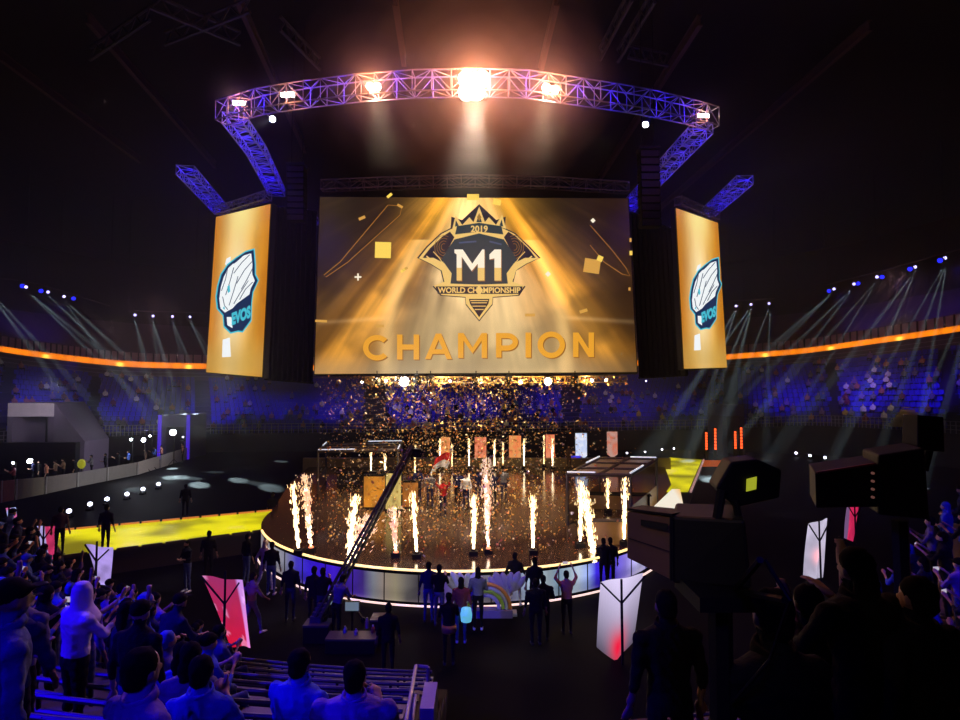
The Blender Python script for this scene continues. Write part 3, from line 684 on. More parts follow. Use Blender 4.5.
# ------------------------------------------------------------------ winged arches in front of the stage
WING = mat('satin white plastic', (.75, .76, .8), .45); RAINB = [mat('arch ' + n_, c, .5) for n_, c in (('orange', (.7, .28, .05)), ('grey', (.5, .5, .55)), ('lime', (.4, .65, .04)), ('violet', (.4, .35, .6)))]
def wings(px, lab, flip=1, m=WING):
    c = at(px, 590, 17.55); c.z = 0; t = thing('wing_prop', lab, 'stage decoration', tuple(c)); P = lambda x, z: Vector((c.x + x, c.y, z))
    for s in (-1, 1):
        b = MB(); b.sm = True
        for k, (u, wv, hh) in enumerate(((.1, .13, .3), (.24, .15, .42), (.38, .13, .34))):
            M = Matrix.Rotation(s * (.15 + k * .28), 3, 'Y'); pr = [(.02, -hh * .9), (wv * .8, -hh * .5), (wv, 0), (wv * .85, hh * .4), (wv * .4, hh * .75), (.01, hh * .85)]
            b.lathe(P(s * u, 1.02 - k * .05), [(r, z) for r, z in pr], 10, M @ Matrix.Diagonal((1, .5, 1)))
        b.build('wing', m, t)
    b = MB(); b.bar(P(0, 0), P(0, .9), .04); b.build('post', STEEL, t); b = MB(); b.box(P(0, .03), (.6, .4, .06)); b.build('base', STEEL, t)
wings(464, 'pair of big rounded white wings standing left of the green arch, before the stage')
wings(507, 'pair of violet grey upright wings standing right of the green arch, before the stage', m=mat('violet grey satin plastic', (.38, .34, .48), .5))
c = at(486, 590, 17.4); c.z = 0; t = thing('rainbow_arch', 'small lime and orange rainbow arch standing before the middle of the stage', 'stage decoration', tuple(c))
for r, m in ((.74, RAINB[0]), (.63, RAINB[1]), (.52, RAINB[2]), (.40, RAINB[3])):
    b = MB(); b.tube([(c.x + r * math.cos(a), c.y, .22 + r * 1.0 * math.sin(a)) for a in np.linspace(0, PI, 15)], .055, 8); b.build('band', m, t)
b = MB(); b.box((c.x, c.y, .11), (1.6, .35, .22)); b.build('base', mat('violet plinth', (.2, .15, .35), .5), t)
# ------------------------------------------------------------------ team booths
def booth(C, z1, lab, m_side):
    """C: four floor corners FL, FR, BR, BL"""
    C = [Vector((x, y, SZ)) for x, y in C]; t = thing('player_booth', lab, 'player booth', tuple(sum(C, Vector()) / 4)); T = [Vector((p.x, p.y, z1)) for p in C]
    for i in range(4): b = MB(); b.bar(C[i], T[i], .07, 6); b.build('post', DKSTEEL, t)
    b = MB()
    for i in range(4): b.bar(T[i], T[(i + 1) % 4], .09, 6)
    for u in (1 / 3, 2 / 3): b.bar(T[0].lerp(T[3], u), T[1].lerp(T[2], u), .07, 6)
    b.bar(T[0].lerp(T[1], .5), T[3].lerp(T[2], .5), .07, 6); b.build('roof_frame', mat('booth roof beam', (.05, .035, .03), .4), t)
    rp = mat('booth roof panel', (.22, .17, .14), .3)
    for i in range(3):
        for j in range(2):
            q = [T[0].lerp(T[3], (i + u) / 3).lerp(T[1].lerp(T[2], (i + u) / 3), (j + v) / 2) for u, v in ((.08, .08), (.08, .92), (.92, .92), (.92, .08))]
            b = MB(); b.prism([p - Vector((0, 0, .05)) for p in q], (0, 0, .04)); b.build('roof_panel', rp, t)
    gl = mat('tinted booth glass', (.02, .02, .03), .08, spec=.6); 
    for i, nm in ((1, 'side_wall'), (3, 'side_wall')):
        a, b2 = C[i], C[(i + 1) % 4]; q = [a.lerp(b2, .03), a.lerp(b2, .97)]; n = (b2 - a).cross(Vector((0, 0, 1))).normalized() * .03
        b = MB(); b.prism([q[0], q[1], q[1] + Vector((0, 0, .85)), q[0] + Vector((0, 0, .85))], n); b.build(nm, m_side, t)
    for i in range(4):
        b = MB(); b.bar(T[i] + Vector((0, 0, .1)), T[i].lerp(T[(i + 1) % 4], .45) + Vector((0, 0, .1)), .04, 5); b.build('roof_lamp', mat('cool tube lamp', (.8, .8, .8), emit=(.6, .65, .8), es=.9, var=0), t)
    ds = (C[0].lerp(C[1], .5)).lerp(C[3].lerp(C[2], .5), .62)
    d = (C[3] - C[0]).normalized() ; ang = math.atan2((C[1] - C[0]).y, (C[1] - C[0]).x)
    tb = thing('gaming_desk', 'long dark desk inside ' + lab.split(' with ')[0].replace('glass and steel ', 'the '), 'desk', tuple(ds), 0)
    b = MB(); b.box(ds + Vector((0, 0, .74)), (3.0, .7, .05), ang); b.build('top', PLASTIC, tb); b = MB(); b.box(ds + Vector((0, 0, .36)), (2.9, .05, .7), ang); b.build('front_board', m_side, tb)
    for s in (-1.4, 1.4): b = MB(); b.box(ds + Vector((s * math.cos(ang), s * math.sin(ang), .36)), (.05, .6, .72), ang); b.build('leg', PLASTIC, tb)
    return t
booth([(3.7, 24.0), (6.3, 23.7), (9.0, 28.8), (6.2, 29.3)], 3.25, 'right-hand glass and steel player booth with open roof frame', mat('bronze booth board', (.45, .26, .10), .4))
p = gd(610, 545, SZ); t = thing('booth_counter', 'low bronze counter board in front of the right-hand player booth', 'counter', tuple(p)); b = MB(); b.box(p + Vector((0, .2, .42)), (1.5, .3, .84)); b.build('front_board', mat('bronze counter', (.45, .26, .10), .4), t); b = MB(); b.box(p + Vector((0, .2, .86)), (1.6, .4, .04)); b.build('top', DKSTEEL, t)
booth([(-8.9, 31.0), (-4.6, 31.6), (-5.0, 36), (-9.6, 35.2)], 3.4, 'left-hand glass and steel player booth with lit roof edge', mat('dark booth board', (.03, .028, .03), .3))
# boards added to carry a diffuse warm glow patch by the left booth
for (x0, x1, y0, y1, c, lab) in ((364, 385, 476, 508, (228, 140, 30), 'deep orange glow patch on an added board on the left half of the stage'), (386, 401, 473, 510, (250, 215, 120), 'pale yellow glow patch on an added board right of the deep orange board'), (402, 418, 482, 508, (190, 110, 30), 'dim amber glow patch on an added board furthest right of three by the left booth')):
    p = gd((x0 + x1) / 2, y1 + 1, SZ); k = p.y / F; wv = (x1 - x0) * k; hv = (y1 - y0) * k; t = thing('glow_board', lab, 'glow patch panel', tuple(p))
    nx, ny = 14, 14; U, V = np.meshgrid(np.linspace(0, 1, nx), np.linspace(0, 1, ny)); P = np.stack([p.x - wv / 2 + wv * U, p.y - .06 + 0 * U, p.z + .1 + V * (hv - .1)], -1)
    C = np.array(srgb(*c)) * (.15 + 1.0 * fbm(U * 4 + x0, V * 4, 5)[..., None]); grid_mesh('display', P, C, vmat('glow patch board', 1.0, True), t)
    b = MB(); b.box(p + Vector((0, .03, hv / 2 + .05)), (wv + .1, .14, hv + .1)); b.build('housing', PLASTIC, t)
# ------------------------------------------------------------------ lit walkways
def walkway(cor, z, lab, seed):
    """cor: pixel corners near-left, near-right, far-right, far-left of the lit top"""
    q = [gd(x, y, z) for x, y in cor]; t = thing('lit_walkway', lab, 'walkway', tuple(sum(q, Vector()) / 4)); NX, NY = 90, 14
    g = np.zeros((NY, NX, 3)); C = np.zeros((NY, NX, 3))
    U, V = np.meshgrid(np.linspace(0, 1, NX), np.linspace(0, 1, NY))
    for i in range(3): g[..., i] = (q[0][i] * (1 - U) + q[1][i] * U) * (1 - V) + (q[3][i] * (1 - U) + q[2][i] * U) * V
    f = fbm(g[..., 0] * .45 + seed, g[..., 1] * .55, seed, 3); C = lerp3(srgb(120, 112, 2), srgb(232, 222, 8), sm(.25, .62, f)); C = lerp3(C, srgb(232, 210, 90), sm(.68, .78, f) * .8)
    grid_mesh('lit_surface', g, C, vmat('walkway display', 1.0, True, .2), t)
    b = MB(); dz = Vector((0, 0, .03)); b.prism([p - dz for p in q], (0, 0, -z + .04)); b.build('deck', mat('dark deck', (.03, .025, .022), .6), t)
    return t, q
t, q = walkway([(64, 556), (272, 529), (272, 511), (50, 532)], .9, 'long yellow glowing walkway leading left from the stage', 3)
def edge_tiles(t, p, r, n, m, hh=.16, gap=.12, off=(0, .12, 0), first=0):
    for i in range(n):
        a = p.lerp(r, (i + gap / 2) / n) + Vector(off); c = p.lerp(r, (i + 1 - gap / 2) / n) + Vector(off); b = MB(); b.bar(a, c, hh / 2, 4); b.build('edge_tile', m, t)
EO = mat('orange glowing tile', (.5, .3, .15), .4, emit=srgb(190, 96, 44), es=.8, var=0)  # edge tiles, their brightness put in as emission
edge_tiles(t, q[3], q[2], 11, EO); edge_tiles(t, q[0], q[1], 9, mat('dark tile', (.05, .04, .03), .5), off=(0, -.1, 0))
t, q = walkway([(648, 492), (688, 492), (702, 459.5), (669, 457.5)], .9, 'yellow glowing walkway leading back from the right-hand booth', 12)
edge_tiles(t, q[1], q[2], 8, mat('pale glowing tile', (.5, .4, .4), .4, emit=srgb(200, 150, 150), es=.6, var=0), off=(.15, 0, 0))
# bronze ramp board in front of the right walkway
p = gd(667, 510, .3); t = thing('ramp_board', 'glowing amber and white ramp side just behind the broadcast camera lens box', 'ramp', tuple(p))
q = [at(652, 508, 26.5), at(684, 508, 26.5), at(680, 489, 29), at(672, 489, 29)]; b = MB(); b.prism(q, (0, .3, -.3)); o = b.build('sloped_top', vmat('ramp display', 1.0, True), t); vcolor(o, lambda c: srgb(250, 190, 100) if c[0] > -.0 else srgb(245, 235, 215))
# ------------------------------------------------------------------ red lamp towers and the far doorway
b = MB(); 
REDL = mat('red tower lamp', (.6, .1, .05), emit=srgb(255, 84, 36), es=3.0, var=0)
for i, (px, y0, y1) in enumerate(((706.5, 432, 450), (715.5, 428, 450), (735.5, 431, 449), (741.5, 427, 449))):
    p = at(px, 456, 50); p.z = 0; t = thing('lamp_tower', ['first slim red lamp tower beyond the right walkway', 'taller red lamp tower beside the first', 'slim red lamp tower left of the last one', 'last slim red lamp tower, furthest right'][i], 'lamp tower', tuple(p))
    z0 = at(px, y1, 50).z; z1 = at(px, y0, 50).z; b = MB(); b.box((p.x, 50.1, (z1 + .1) / 2), (.22, .22, z1 + .1)); b.build('mast', BLACK, t)
    nn = 7
    for k in range(nn): zc = z0 + (z1 - z0) * (k + .5) / nn; b = MB(); b.box((p.x, 49.96, zc), (.16, .06, (z1 - z0) / nn * .65)); b.build('lamp', REDL, t)
p = at(714, 459, 47); b = MB(); b.box((p.x, 47.4, .5), (4.6, .3, .5)); tag(b.build('threshold_strip', mat('orange glow strip', (.5, .2, .08), emit=srgb(170, 74, 24), es=.8, var=0)), 'low orange glowing strip at the foot of the red lamp towers', 'light strip')
def portal(px0, px1, y0, y1, Y, lab, m, deep=3.5, inner=None, wing=0):
    a, c = at(px0, y0, Y), at(px1, y1, Y); t = thing('vomitory_portal', lab, 'entrance portal', ((a.x + c.x) / 2, Y, 0)); w_ = c.x - a.x; hh = a.z
    zb = c.z; th = .45
    b = MB(); b.box(((a.x + c.x) / 2, Y + deep / 2, hh - .55), (w_, deep, 1.1)); b.build('lintel', m, t)
    for s, x in ((-1, a.x + th / 2), (1, c.x - th / 2)): b = MB(); b.box((x, Y + deep / 2, hh / 2 - .55), (th, deep, hh - 1.1)); b.build('side_wall', mat('violet shaded concrete', (.12, .09, .15), .8), t)  # violet light and lower brightness put into the wall colour
    b = MB(); b.box(((a.x + c.x) / 2, Y + deep, hh / 2), (w_ - th, .1, hh)); b.build('back_wall', inner or BLACK, t)
    if wing:
        b = MB(); b.hexa([(c.x, Y, 0), (c.x + wing, Y + .5, 0), (c.x + wing, Y + deep, 0), (c.x, Y + deep, 0)], [(c.x, Y, hh), (c.x + wing, Y + .5, zb), (c.x + wing, Y + deep, zb), (c.x, Y + deep, hh)]); b.build('wing_wall', mat('violet shaded concrete', (.12, .09, .15), .8), t)
        b = MB(); b.box(((a.x + c.x) / 2 + .8, Y - .25, zb / 2), (w_ + wing + .6, .5, zb)); b.build('pit_board', BLACK, t)
    return t
LC_ = mat('pale lit concrete', (.62, .54, .58), .8, scale=1.2, var=.25)  # lit top of the portal put into a paler concrete colour
portal(8, 53, 403, 442, 45.5, 'pale concrete entrance portal jutting from the seats at the far left', LC_, inner=mat('dim tunnel', (.015, .015, .018), .9), wing=2.2)  # darkness of the opening put into the tunnel's back wall colour
portal(162, 188, 415, 452, 54, 'small entrance portal holding the bright round lamp, behind the white barrier end', mat('violet lit concrete', (.16, .13, .25), .8))
portal(722, 745, 405, 452, 56, 'small violet entrance portal behind the red lamp towers', mat('violet lit concrete', (.16, .13, .25), .8))
for px in (160, 188.5): 
    a = at(px, 415, 53.9); b = MB(); b.box((a.x, 53.9, a.z / 2), (.25, .2, a.z)); tag(b.build('violet_light_tube', mat('violet tube', (.2, .1, .7), emit=srgb(60, 24, 190), es=.9, var=0)), 'violet light tube on the %s edge of the small lamp portal' % ('left' if px < 170 else 'right'), 'light tube')
# ------------------------------------------------------------------ white barrier left
bp = [gd(x, y, 0) for x, y in ((0, 503), (15, 500), (45, 494), (77, 487), (107, 481), (137, 475), (160, 468), (185, 460), (203, 455))]; hs = [1.3, 1.25, 1.1, 1.0, 1.0, 1.0, 1.05, 1.15, .8]
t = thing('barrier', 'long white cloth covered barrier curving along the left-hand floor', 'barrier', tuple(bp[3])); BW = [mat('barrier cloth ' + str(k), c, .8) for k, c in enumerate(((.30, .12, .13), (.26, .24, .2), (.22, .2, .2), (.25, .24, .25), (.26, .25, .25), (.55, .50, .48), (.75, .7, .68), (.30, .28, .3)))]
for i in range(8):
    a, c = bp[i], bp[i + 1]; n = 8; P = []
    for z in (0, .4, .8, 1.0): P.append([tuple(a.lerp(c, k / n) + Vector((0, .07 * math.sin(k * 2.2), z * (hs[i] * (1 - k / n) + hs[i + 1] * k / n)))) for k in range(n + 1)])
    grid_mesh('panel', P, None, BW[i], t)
for i in range(9): b = MB(); b.bar(bp[i] + Vector((0, .1, 0)), bp[i] + Vector((0, .1, hs[i])), .04); b.build('post', STEEL, t)
# ------------------------------------------------------------------ spotlights standing on the floor, shining up
def floor_lamp(px, py, lab, grp, z=0.0, Y=None, r=.13, lens=None):
    c = gd(px, py, .35) if Y is None else at(px, py, Y); t = thing('floor_spotlight', lab, 'spotlight', (c.x, c.y, c.z - .35), group=grp)
    b = MB(); b.box((c.x, c.y, c.z - .3), (.3, .3, .1)); b.build('base', BLACK, t); d = (Vector((0, 0, H)) - c + Vector((0, 0, 12))).normalized(); M = d.to_track_quat('Z', 'Y').to_matrix()
    b = MB(); b.lathe(c - d * .2, [(r * .6, -.05), (r, 0), (r * 1.05, .2)], 12, M); b.build('can', BLACK, t); b = MB(); b.lathe(c, [(r * .98, -.01), (r * .8, .03), (.02, .05)], 12, M); b.build('lens', lens or LENS_S, t)
    for s in (-1, 1): b = MB(); b.bar((c.x + s * r * 1.15, c.y, c.z - .28), (c.x + s * r * 1.15, c.y, c.z), .02, 5); b.build('yoke_arm', BLACK, t)
    return c
LENS_S = mat('cool small lens', (.8, .8, .9), emit=(.8, .78, 1), es=6., var=0)
FLP = []
ordn = ['nearest', 'second nearest', 'third nearest', 'fourth nearest', 'second furthest', 'furthest']
for i, (x, y) in enumerate(((69, 511), (90, 504), (107, 499), (127, 494), (143, 489), (158.5, 484))):
    FLP.append(floor_lamp(x, y, ordn[i] + ' of the row of small floor spotlights before the white barrier', 'floor spotlights on the left', r=.13))
for i, (x, y) in enumerate(((861, 462.5), (841, 460.5), (825, 457.5), (810, 455.5), (796, 453))):
    FLP.append(floor_lamp(x, y, ordn[[0, 1, 2, 4, 5][i]] + ' of the row of small floor spotlights on the right-hand side', 'floor spotlights on the right', r=.13))
for i, (x, y) in enumerate(((627, 453), (645, 452), (662, 449.5), (674, 448.5), (690, 447))):
    FLP.append(floor_lamp(x, y, ['first', 'second', 'third', 'fourth', 'last'][i] + ' small floor spotlight from the white pennant towards the red towers', 'floor spotlights behind the right booth', r=.1))
FLP.append(floor_lamp(183, 437, 'tiny spotlight at the dark wall beside the small lamp portal', None, Y=50, r=.08))
def big_lamp(px, py, Y, r, lab, lens=LENS_C, legs=True):
    c = at(px, py, Y); t = thing('work_light', lab, 'lamp', (c.x, c.y, 0)); d = (Vector((0, 0, H)) - c).normalized(); M = d.to_track_quat('Z', 'Y').to_matrix()
    b = MB(); b.lathe(c - d * .3, [(r * .6, -.05), (r, 0), (r * 1.05, .3)], 14, M); b.build('can', BLACK, t); b = MB(); b.lathe(c, [(r * .98, -.01), (r * .8, .04), (.02, .07)], 14, M); b.build('lens', lens, t)
    b = MB(); b.bar((c.x, c.y + .25, 0), (c.x, c.y + .25, c.z), .04); b.build('stand', BLACK, t)
    for k in range(3):
        a = k * 2.1; b = MB(); b.bar((c.x, c.y + .25, .5), (c.x + .5 * math.cos(a), c.y + .25 + .5 * math.sin(a), 0), .025, 5); b.build('leg', BLACK, t)
    return c
BL = [(30, 461, 40, .17, 'bright white lamp on a stand at the far left behind the barrier'), (143.5, 440, 46, .17, 'bright white lamp between the two entrance portals'), (131, 439.5, 46, .1, 'small dim lamp just left of the bright one between the portals'),
      (173, 432.5, 50, .27, 'round bright white lamp in front of the small portal'), (150, 436, 47, .08, 'smallest lamp just right of the bright one between the portals'), (13, 463, 40, .08, 'small lamp at the very edge left of the bright stand lamp')]
BLP = [big_lamp(*a) for a in BL]
# ------------------------------------------------------------------ pennants behind the stage
def pennant(px, y0, y1, wpx, Y, cols, lab, sd):
    top = at(px, y0, Y); bot = at(px, y1, Y); wv = wpx * Y / F; t = thing('pennant', lab, 'pennant', (top.x, Y, 0)); NX, NY = 9, 14; g = np.zeros((NY, NX, 3)); C = np.zeros((NY, NX, 3))
    for j in range(NY):
        for i in range(NX):
            u = i / (NX - 1); v = j / (NY - 1); zb = bot.z + abs(u - .5) * 2 * wv * .35; g[j, i] = (top.x + (u - .5) * wv, Y - .05 + .03 * math.sin(u * 7), top.z * (1 - v) + zb * v)
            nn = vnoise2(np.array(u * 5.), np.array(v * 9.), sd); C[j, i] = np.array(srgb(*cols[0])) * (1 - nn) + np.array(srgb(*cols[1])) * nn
    grid_mesh('banner', g, C, vmat('glowing pennant cloth', 1.0), t)  # cloth emits its colours in place of light falling on it
    b = MB(); b.bar((top.x, Y, 0), (top.x, Y, top.z), .03, 5); b.build('pole', BLACK, t); b = MB(); b.bar((top.x - wv / 2, Y, top.z), (top.x + wv / 2, Y, top.z), .025, 5); b.build('crossbar', BLACK, t)
    b = MB(); b.box((top.x, Y, .04), (.5, .5, .08)); b.build('base', BLACK, t)
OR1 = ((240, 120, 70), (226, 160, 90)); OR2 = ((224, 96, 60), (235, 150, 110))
for px, y0, y1, wv, c, lab, sd in ((445.5, 437, 464, 9, OR1, 'orange pennant behind the waving flag, furthest left of the row', 1), (480.5, 437, 463, 11.5, OR2, 'orange pennant second in the row behind the stage', 2), (515, 435.5, 462, 12, OR1, 'salmon orange pennant in the middle of the row behind the stage', 3),
        (550, 434.5, 461, 9, OR2, 'orange pennant just left of the white one behind the stage', 4), (581, 433, 460, 11.5, ((180, 200, 240), (240, 240, 250)), 'white pennant standing above a blue glow behind the right booth', 5), (612, 431.5, 458, 10.5, ((210, 90, 50), (180, 160, 150)), 'grey and red pennant right of the white one', 6)):
    pennant(px, y0, y1, wv, 44.5, c, lab, sd)
p = at(578, 469, 41); b = MB(); b.box((p.x, 41.9, 1.2), (.75, .4, 1.2)); tag(b.build('blue_light_box', mat('blue glow box', (.05, .05, .3), emit=srgb(60, 50, 220), es=1., var=0)), 'small blue glowing box at the foot of the white pennant', 'light box')
# ------------------------------------------------------------------ lamps along the underside of the main screen
BTR = truss('thin dark truss hanging below the bottom edge of the main screen', curve([at(366, 380, 29.9), at(470, 380, 29.9), at(626, 379, 29.9)], .8), .32, .3, mat('gold lit truss', (.6, .42, .2), .4, .3), name='lamp_truss', chord=.025)  # warm lamp light is put into this truss's gold colour
und = [(404, 381.5, .26, LENS_C, 'big bright white'), (548, 381.5, .2, LENS_W, 'bright amber'), (521, 382, .09, LENS_C, 'small white'), (386, 381, .07, LENS_W, 'dim warm'), (362, 382, .06, LENS_W, 'tiny warm'), (430, 382, .05, LENS_W, 'tiny faint'), (450, 381, .06, LENS_W, 'pale warm'), (474, 381, .06, LENS_C, 'little white'), (576, 380, .08, LENS_W, 'little warm'), (592, 380.5, .07, LENS_C, 'faint white'), (606, 380, .06, LENS_W, 'faint warm'), (646, 381, .05, LENS_B, 'violet')]
UNP = []
for i, (x, y, r, ln, w_) in enumerate(und):
    UNP.append(at(x, y, 29.4)); lamp_head(at(x, y, 29.4), (0, 4, 5), r, .3, ln, w_ + ' lamp hanging under the main screen, number %s from its left end' % ['five', 'ten', 'nine', 'three', 'one', 'six', 'seven', 'eight', 'eleven', 'twelve', 'thirteen', 'fourteen'][i] if False else w_ + ' lamp hanging under the main screen ' + {0: 'left of its middle', 1: 'right of its middle', 2: 'beside the amber lamp', 3: 'beside the big bright one', 4: 'at its left-hand end', 5: 'right of the big bright one', 6: 'left of its centre line', 7: 'near its centre line', 8: 'right of the amber lamp', 9: 'near its right-hand end', 10: 'nearest its right-hand corner', 11: 'past its right-hand corner by the black drape'}[i], 'lamps under the main screen', hang=.25)
for i, px in enumerate((377, 417, 430.5, 476, 509, 575)):
    c = at(px, 377.5, 29.4); t = thing('parcan', ['dark unlit round lamp can under the main screen, left of the big bright lamp', 'dark unlit round lamp can just right of the big bright lamp', 'dark unlit lamp can, second right of the big bright lamp', 'dark unlit lamp can under the middle of the main screen', 'dark unlit lamp can left of the amber lamp', 'dark unlit lamp can right of the amber lamp'][i], 'lamp', tuple(c), group='unlit lamp cans')
    b = MB(); b.lathe(c, [(.1, .1), (.2, .05), (.22, -.3)], 12, Matrix.Rotation(.5, 3, 'X')); b.build('can', BLACK, t); b = MB(); b.bar(c, c + Vector((0, 0, .35)), .03); b.build('clamp', BLACK, t)
# ------------------------------------------------------------------ moving heads up on the balcony rail
MH = []
mhs = [(-14, 283, 55, 'l'), (26, 287, 56, 'l'), (48, 292, 60, 'l'), (64, 296.5, 62, 'l'), (135, 315, 68, 'f'), (153, 316, 69, 'f'), (172.5, 316.5, 70, 'f'), (190, 317, 71, 'f'),
       (736, 306, 72, 'f'), (751, 304.5, 71, 'f'), (769, 303.5, 70, 'f'), (834, 289, 64, 'r'), (854, 284, 61, 'r'), (877, 277, 58, 'r'), (915, 267, 54, 'r'), (945, 258, 50, 'r'), (985, 246, 46, 'r')]
for i, (px, py, Y, s) in enumerate(mhs):
    c = at(px, py, Y); MH.append((c, s, px))
    if not (-5 < px < 965): continue
    nm = {'l': 'left-hand rail lamp', 'f': 'rail lamp by the left side screen' if px < 400 else 'rail lamp by the right side screen', 'r': 'right-hand rail lamp'}[s]
    grp = [m for m in mhs if m[3] == s and (m[0] < 400) == (px < 400) and -5 < m[0] < 965]; k = [g[0] for g in grp].index(px)
    lamp_head(c, (0, 25, 0), .15, .45, LENS_B, '%s, beaming down, counted %s outward from the picture edge side' % (nm, ['first', 'second', 'third', 'fourth', 'fifth'][k]) if False else 'violet %s throwing white beams, the %s from the left' % (nm, ['first', 'second', 'third', 'fourth', 'fifth'][k]), 'moving heads on the upper rail', name='moving_head_light', cat='moving head light', hang=.6)
for i, (px, py, Y, w_) in enumerate(((22.5, 286, 56, 'large blue lamp beside the first left-hand rail lamp'), (41, 291, 58, 'blue lamp between the first two left-hand rail lamps'), (73.5, 298.5, 62, 'blue lamp right of the left-hand rail lamps'), (829, 291, 64, 'small blue lamp left of the first right-hand rail lamp'), (858, 283.5, 61, 'blue lamp at the second right-hand rail lamp'), (882, 277, 58, 'blue lamp at the third right-hand rail lamp'), (910, 269, 54, 'blue lamp at the fourth right-hand rail lamp'), (940, 260.5, 50, 'blue lamp at the last right-hand rail lamp'))):
    lamp_head(at(px, py, Y), (0, 25, 2), .22, .4, LENS_D, w_, 'blue wash lamps on the upper rail', name='wash_light', cat='wash light', hang=.6)
for pts, lab in (([(-40, 274, 54), (26, 281, 57), (60, 290, 62), (110, 306, 67)], 'thin dark hanging pipe carrying the left-hand rail lamps'), ([(128, 311, 68), (195, 312.5, 71), (207, 313, 71)], 'thin dark hanging pipe beside the left side screen'), ([(730, 301, 72), (775, 298.5, 70)], 'thin dark hanging pipe beside the right side screen'), ([(826, 285, 65), (877, 272, 58), (945, 253, 50), (1000, 238, 45)], 'thin dark hanging pipe carrying the right-hand rail lamps')):
    P = [at(*p) for p in pts]; t = thing('hanging_pipe', lab, 'pipe', tuple(P[0])); b = MB(); b.tube(P, .06, 6); b.build('tube', DKSTEEL, t); b = MB()
    for p in P: b.bar(p, p + Vector((0, 0, 29.9 - p.z)), .02, 4)
    b.build('cable', BLACK, t)
# ================================================================== pyrotechnic fountains
SPK = mat('burning sparks', (1, .8, .5), emit=(1, .70, .34), es=3.2, var=0)
SPKH = mat('white hot sparks', (1, .9, .7), emit=(1, .84, .6), es=6., var=0)
JET = mat('lit vapour', (1, .8, .6), emit=(1, .66, .42), es=.85, var=0)
REDN = mat('red nozzle glow', (.7, .2, .1), emit=(1, .25, .12), es=2., var=0)
def fountain(bx, by, tx, ty, wtop, lab, z=SZ, n=420, hot=True, Y=None, kind='gerb', grp='spark fountains at the stage front'):
    p = gd(bx, by, z) if Y is None else at(bx, by, Y); q = at(tx, ty, p.y); L = (q - p).length; d = (q - p).normalized(); a = d.orthogonal().normalized(); c = d.cross(a); k = p.y / F
    t = thing('spark_machine', 'black box under the ' + ' '.join(lab.replace(',', '').split()[:12]), 'spark machine', (p.x, p.y, p.z), group=None)
    b = MB(); b.box(p + Vector((0, 0, .08)), (.3, .3, .16)); b.build('housing', BLACK, t); b = MB(); b.lathe(p + Vector((0, 0, .16)), [(.09, 0), (.07, .05), (.05, .06)], 10); b.build('nozzle', REDN if kind == 'cone' else BLACK, t)
    f = thing('spark_fountain', lab, 'spark fountain', tuple(p), group=grp); w_ = wtop * k * (.62 if kind == 'gerb' else .85)
    cr, sp = MB(), MB()
    for i in range(n):
        u = random.random() ** (1.25 if kind == 'gerb' else .9); ph = random.uniform(0, 2 * PI)
        if kind == 'gerb': rad = abs(random.gauss(0, .34)) * w_ * (.25 + .95 * u); ln = random.uniform(.05, .16); th = random.uniform(.008, .02) * (1.1 - .4 * u)
        else: rad = abs(random.gauss(0, .42)) * w_ * (.06 + u); ln = random.uniform(.03, .12); th = random.uniform(.010, .026)
        o = p + d * (L * u + .1) + (a * math.cos(ph) + c * math.sin(ph)) * rad; dr = (d + (a * math.cos(ph) + c * math.sin(ph)) * rad / L * 1.5 + Vector((0, 0, -.2 * u))).normalized()
        m = cr if (rad < .16 * w_ and u < .8 and hot) else sp
        m.bar(o, o + dr * ln, th, 3, th * .3, caps=False)
    if kind == 'gerb' and hot:
        cr.tube([p + d * (L * u) + a * (.02 * math.sin(u * 9)) for u in np.linspace(.02, .82, 9)], [.015 + w_ * .11 * math.sin(PI * (.12 + .8 * u)) for u in np.linspace(0, 1, 9)], 6)
    if cr.v: tag(cr.build('core', SPKH, f), kind='stuff')
    tag(sp.build('sparks', JET if kind == 'cone' else SPK, f), kind='stuff')
    if kind == 'cone':
        g = MB()
        for i in range(160):
            u = random.random(); ph = random.uniform(0, 2 * PI); rad = abs(random.gauss(0, .2)) * w_ * (.03 + u * .9); o = p + d * (L * .75 * u + .15) + (a * math.cos(ph) + c * math.sin(ph)) * rad
            g.ball(o, (.03 + .05 * u * random.random(), .03, .05 + .05 * random.random()), 5, 3)
        tag(g.build('vapour', mat('hot vapour', (1, .6, .45), emit=(1, .5, .32), es=.75, var=0), f), kind='stuff')
FPOS = []
def fn(*a, **k): fountain(*a, **k); FPOS.append(gd(a[0], a[1], k.get('z', SZ)))
fn(299, 554, 293, 488, 10, 'thin white hot fountain furthest left on the stage front')
fn(311, 552, 305, 478, 14, 'pale beige fountain beside the furthest left one', kind='cone', n=500)
fn(347, 570, 355, 500, 14, 'tall bright leaning fountain crossed by the camera crane arm', n=700, z=.9)
fn(352, 566, 368, 520, 26, 'broad golden spray leaning right behind the crane arm', kind='cone', n=520, z=1.0)
fn(396, 557, 394, 512, 10, 'short salmon fountain with a red nozzle', kind='cone', n=340)
fn(417, 558, 413, 496, 9, 'white hot fountain right of the short salmon one')
fn(473.5, 555, 474, 500, 10, 'white hot fountain behind the white wings')
fn(488.5, 553, 486, 462, 14, 'tallest pale fountain, standing at the middle of the stage front', kind='cone', n=620)
fn(533, 554, 533, 500, 9, 'white hot fountain right of the middle of the stage front')
fn(580, 547, 581, 486, 10, 'bright fountain just left of the widest spray')
fn(597, 576, 584, 492, 18, 'widest brightest spray leaning left over the stage edge', n=900, z=.3)
fn(608, 513, 608, 482, 8, 'short faint fountain inside the right-hand booth', n=200, hot=False, grp='faint fountains by the booth')
fn(624, 545, 625, 482, 9, 'bright fountain at the right-hand end of the stage front')
back = [(440, 'left of the row'), (469, 'second in the row'), (494.5, 'third in the row'), (524, 'fourth in the row'), (552.5, 'last in the row')]
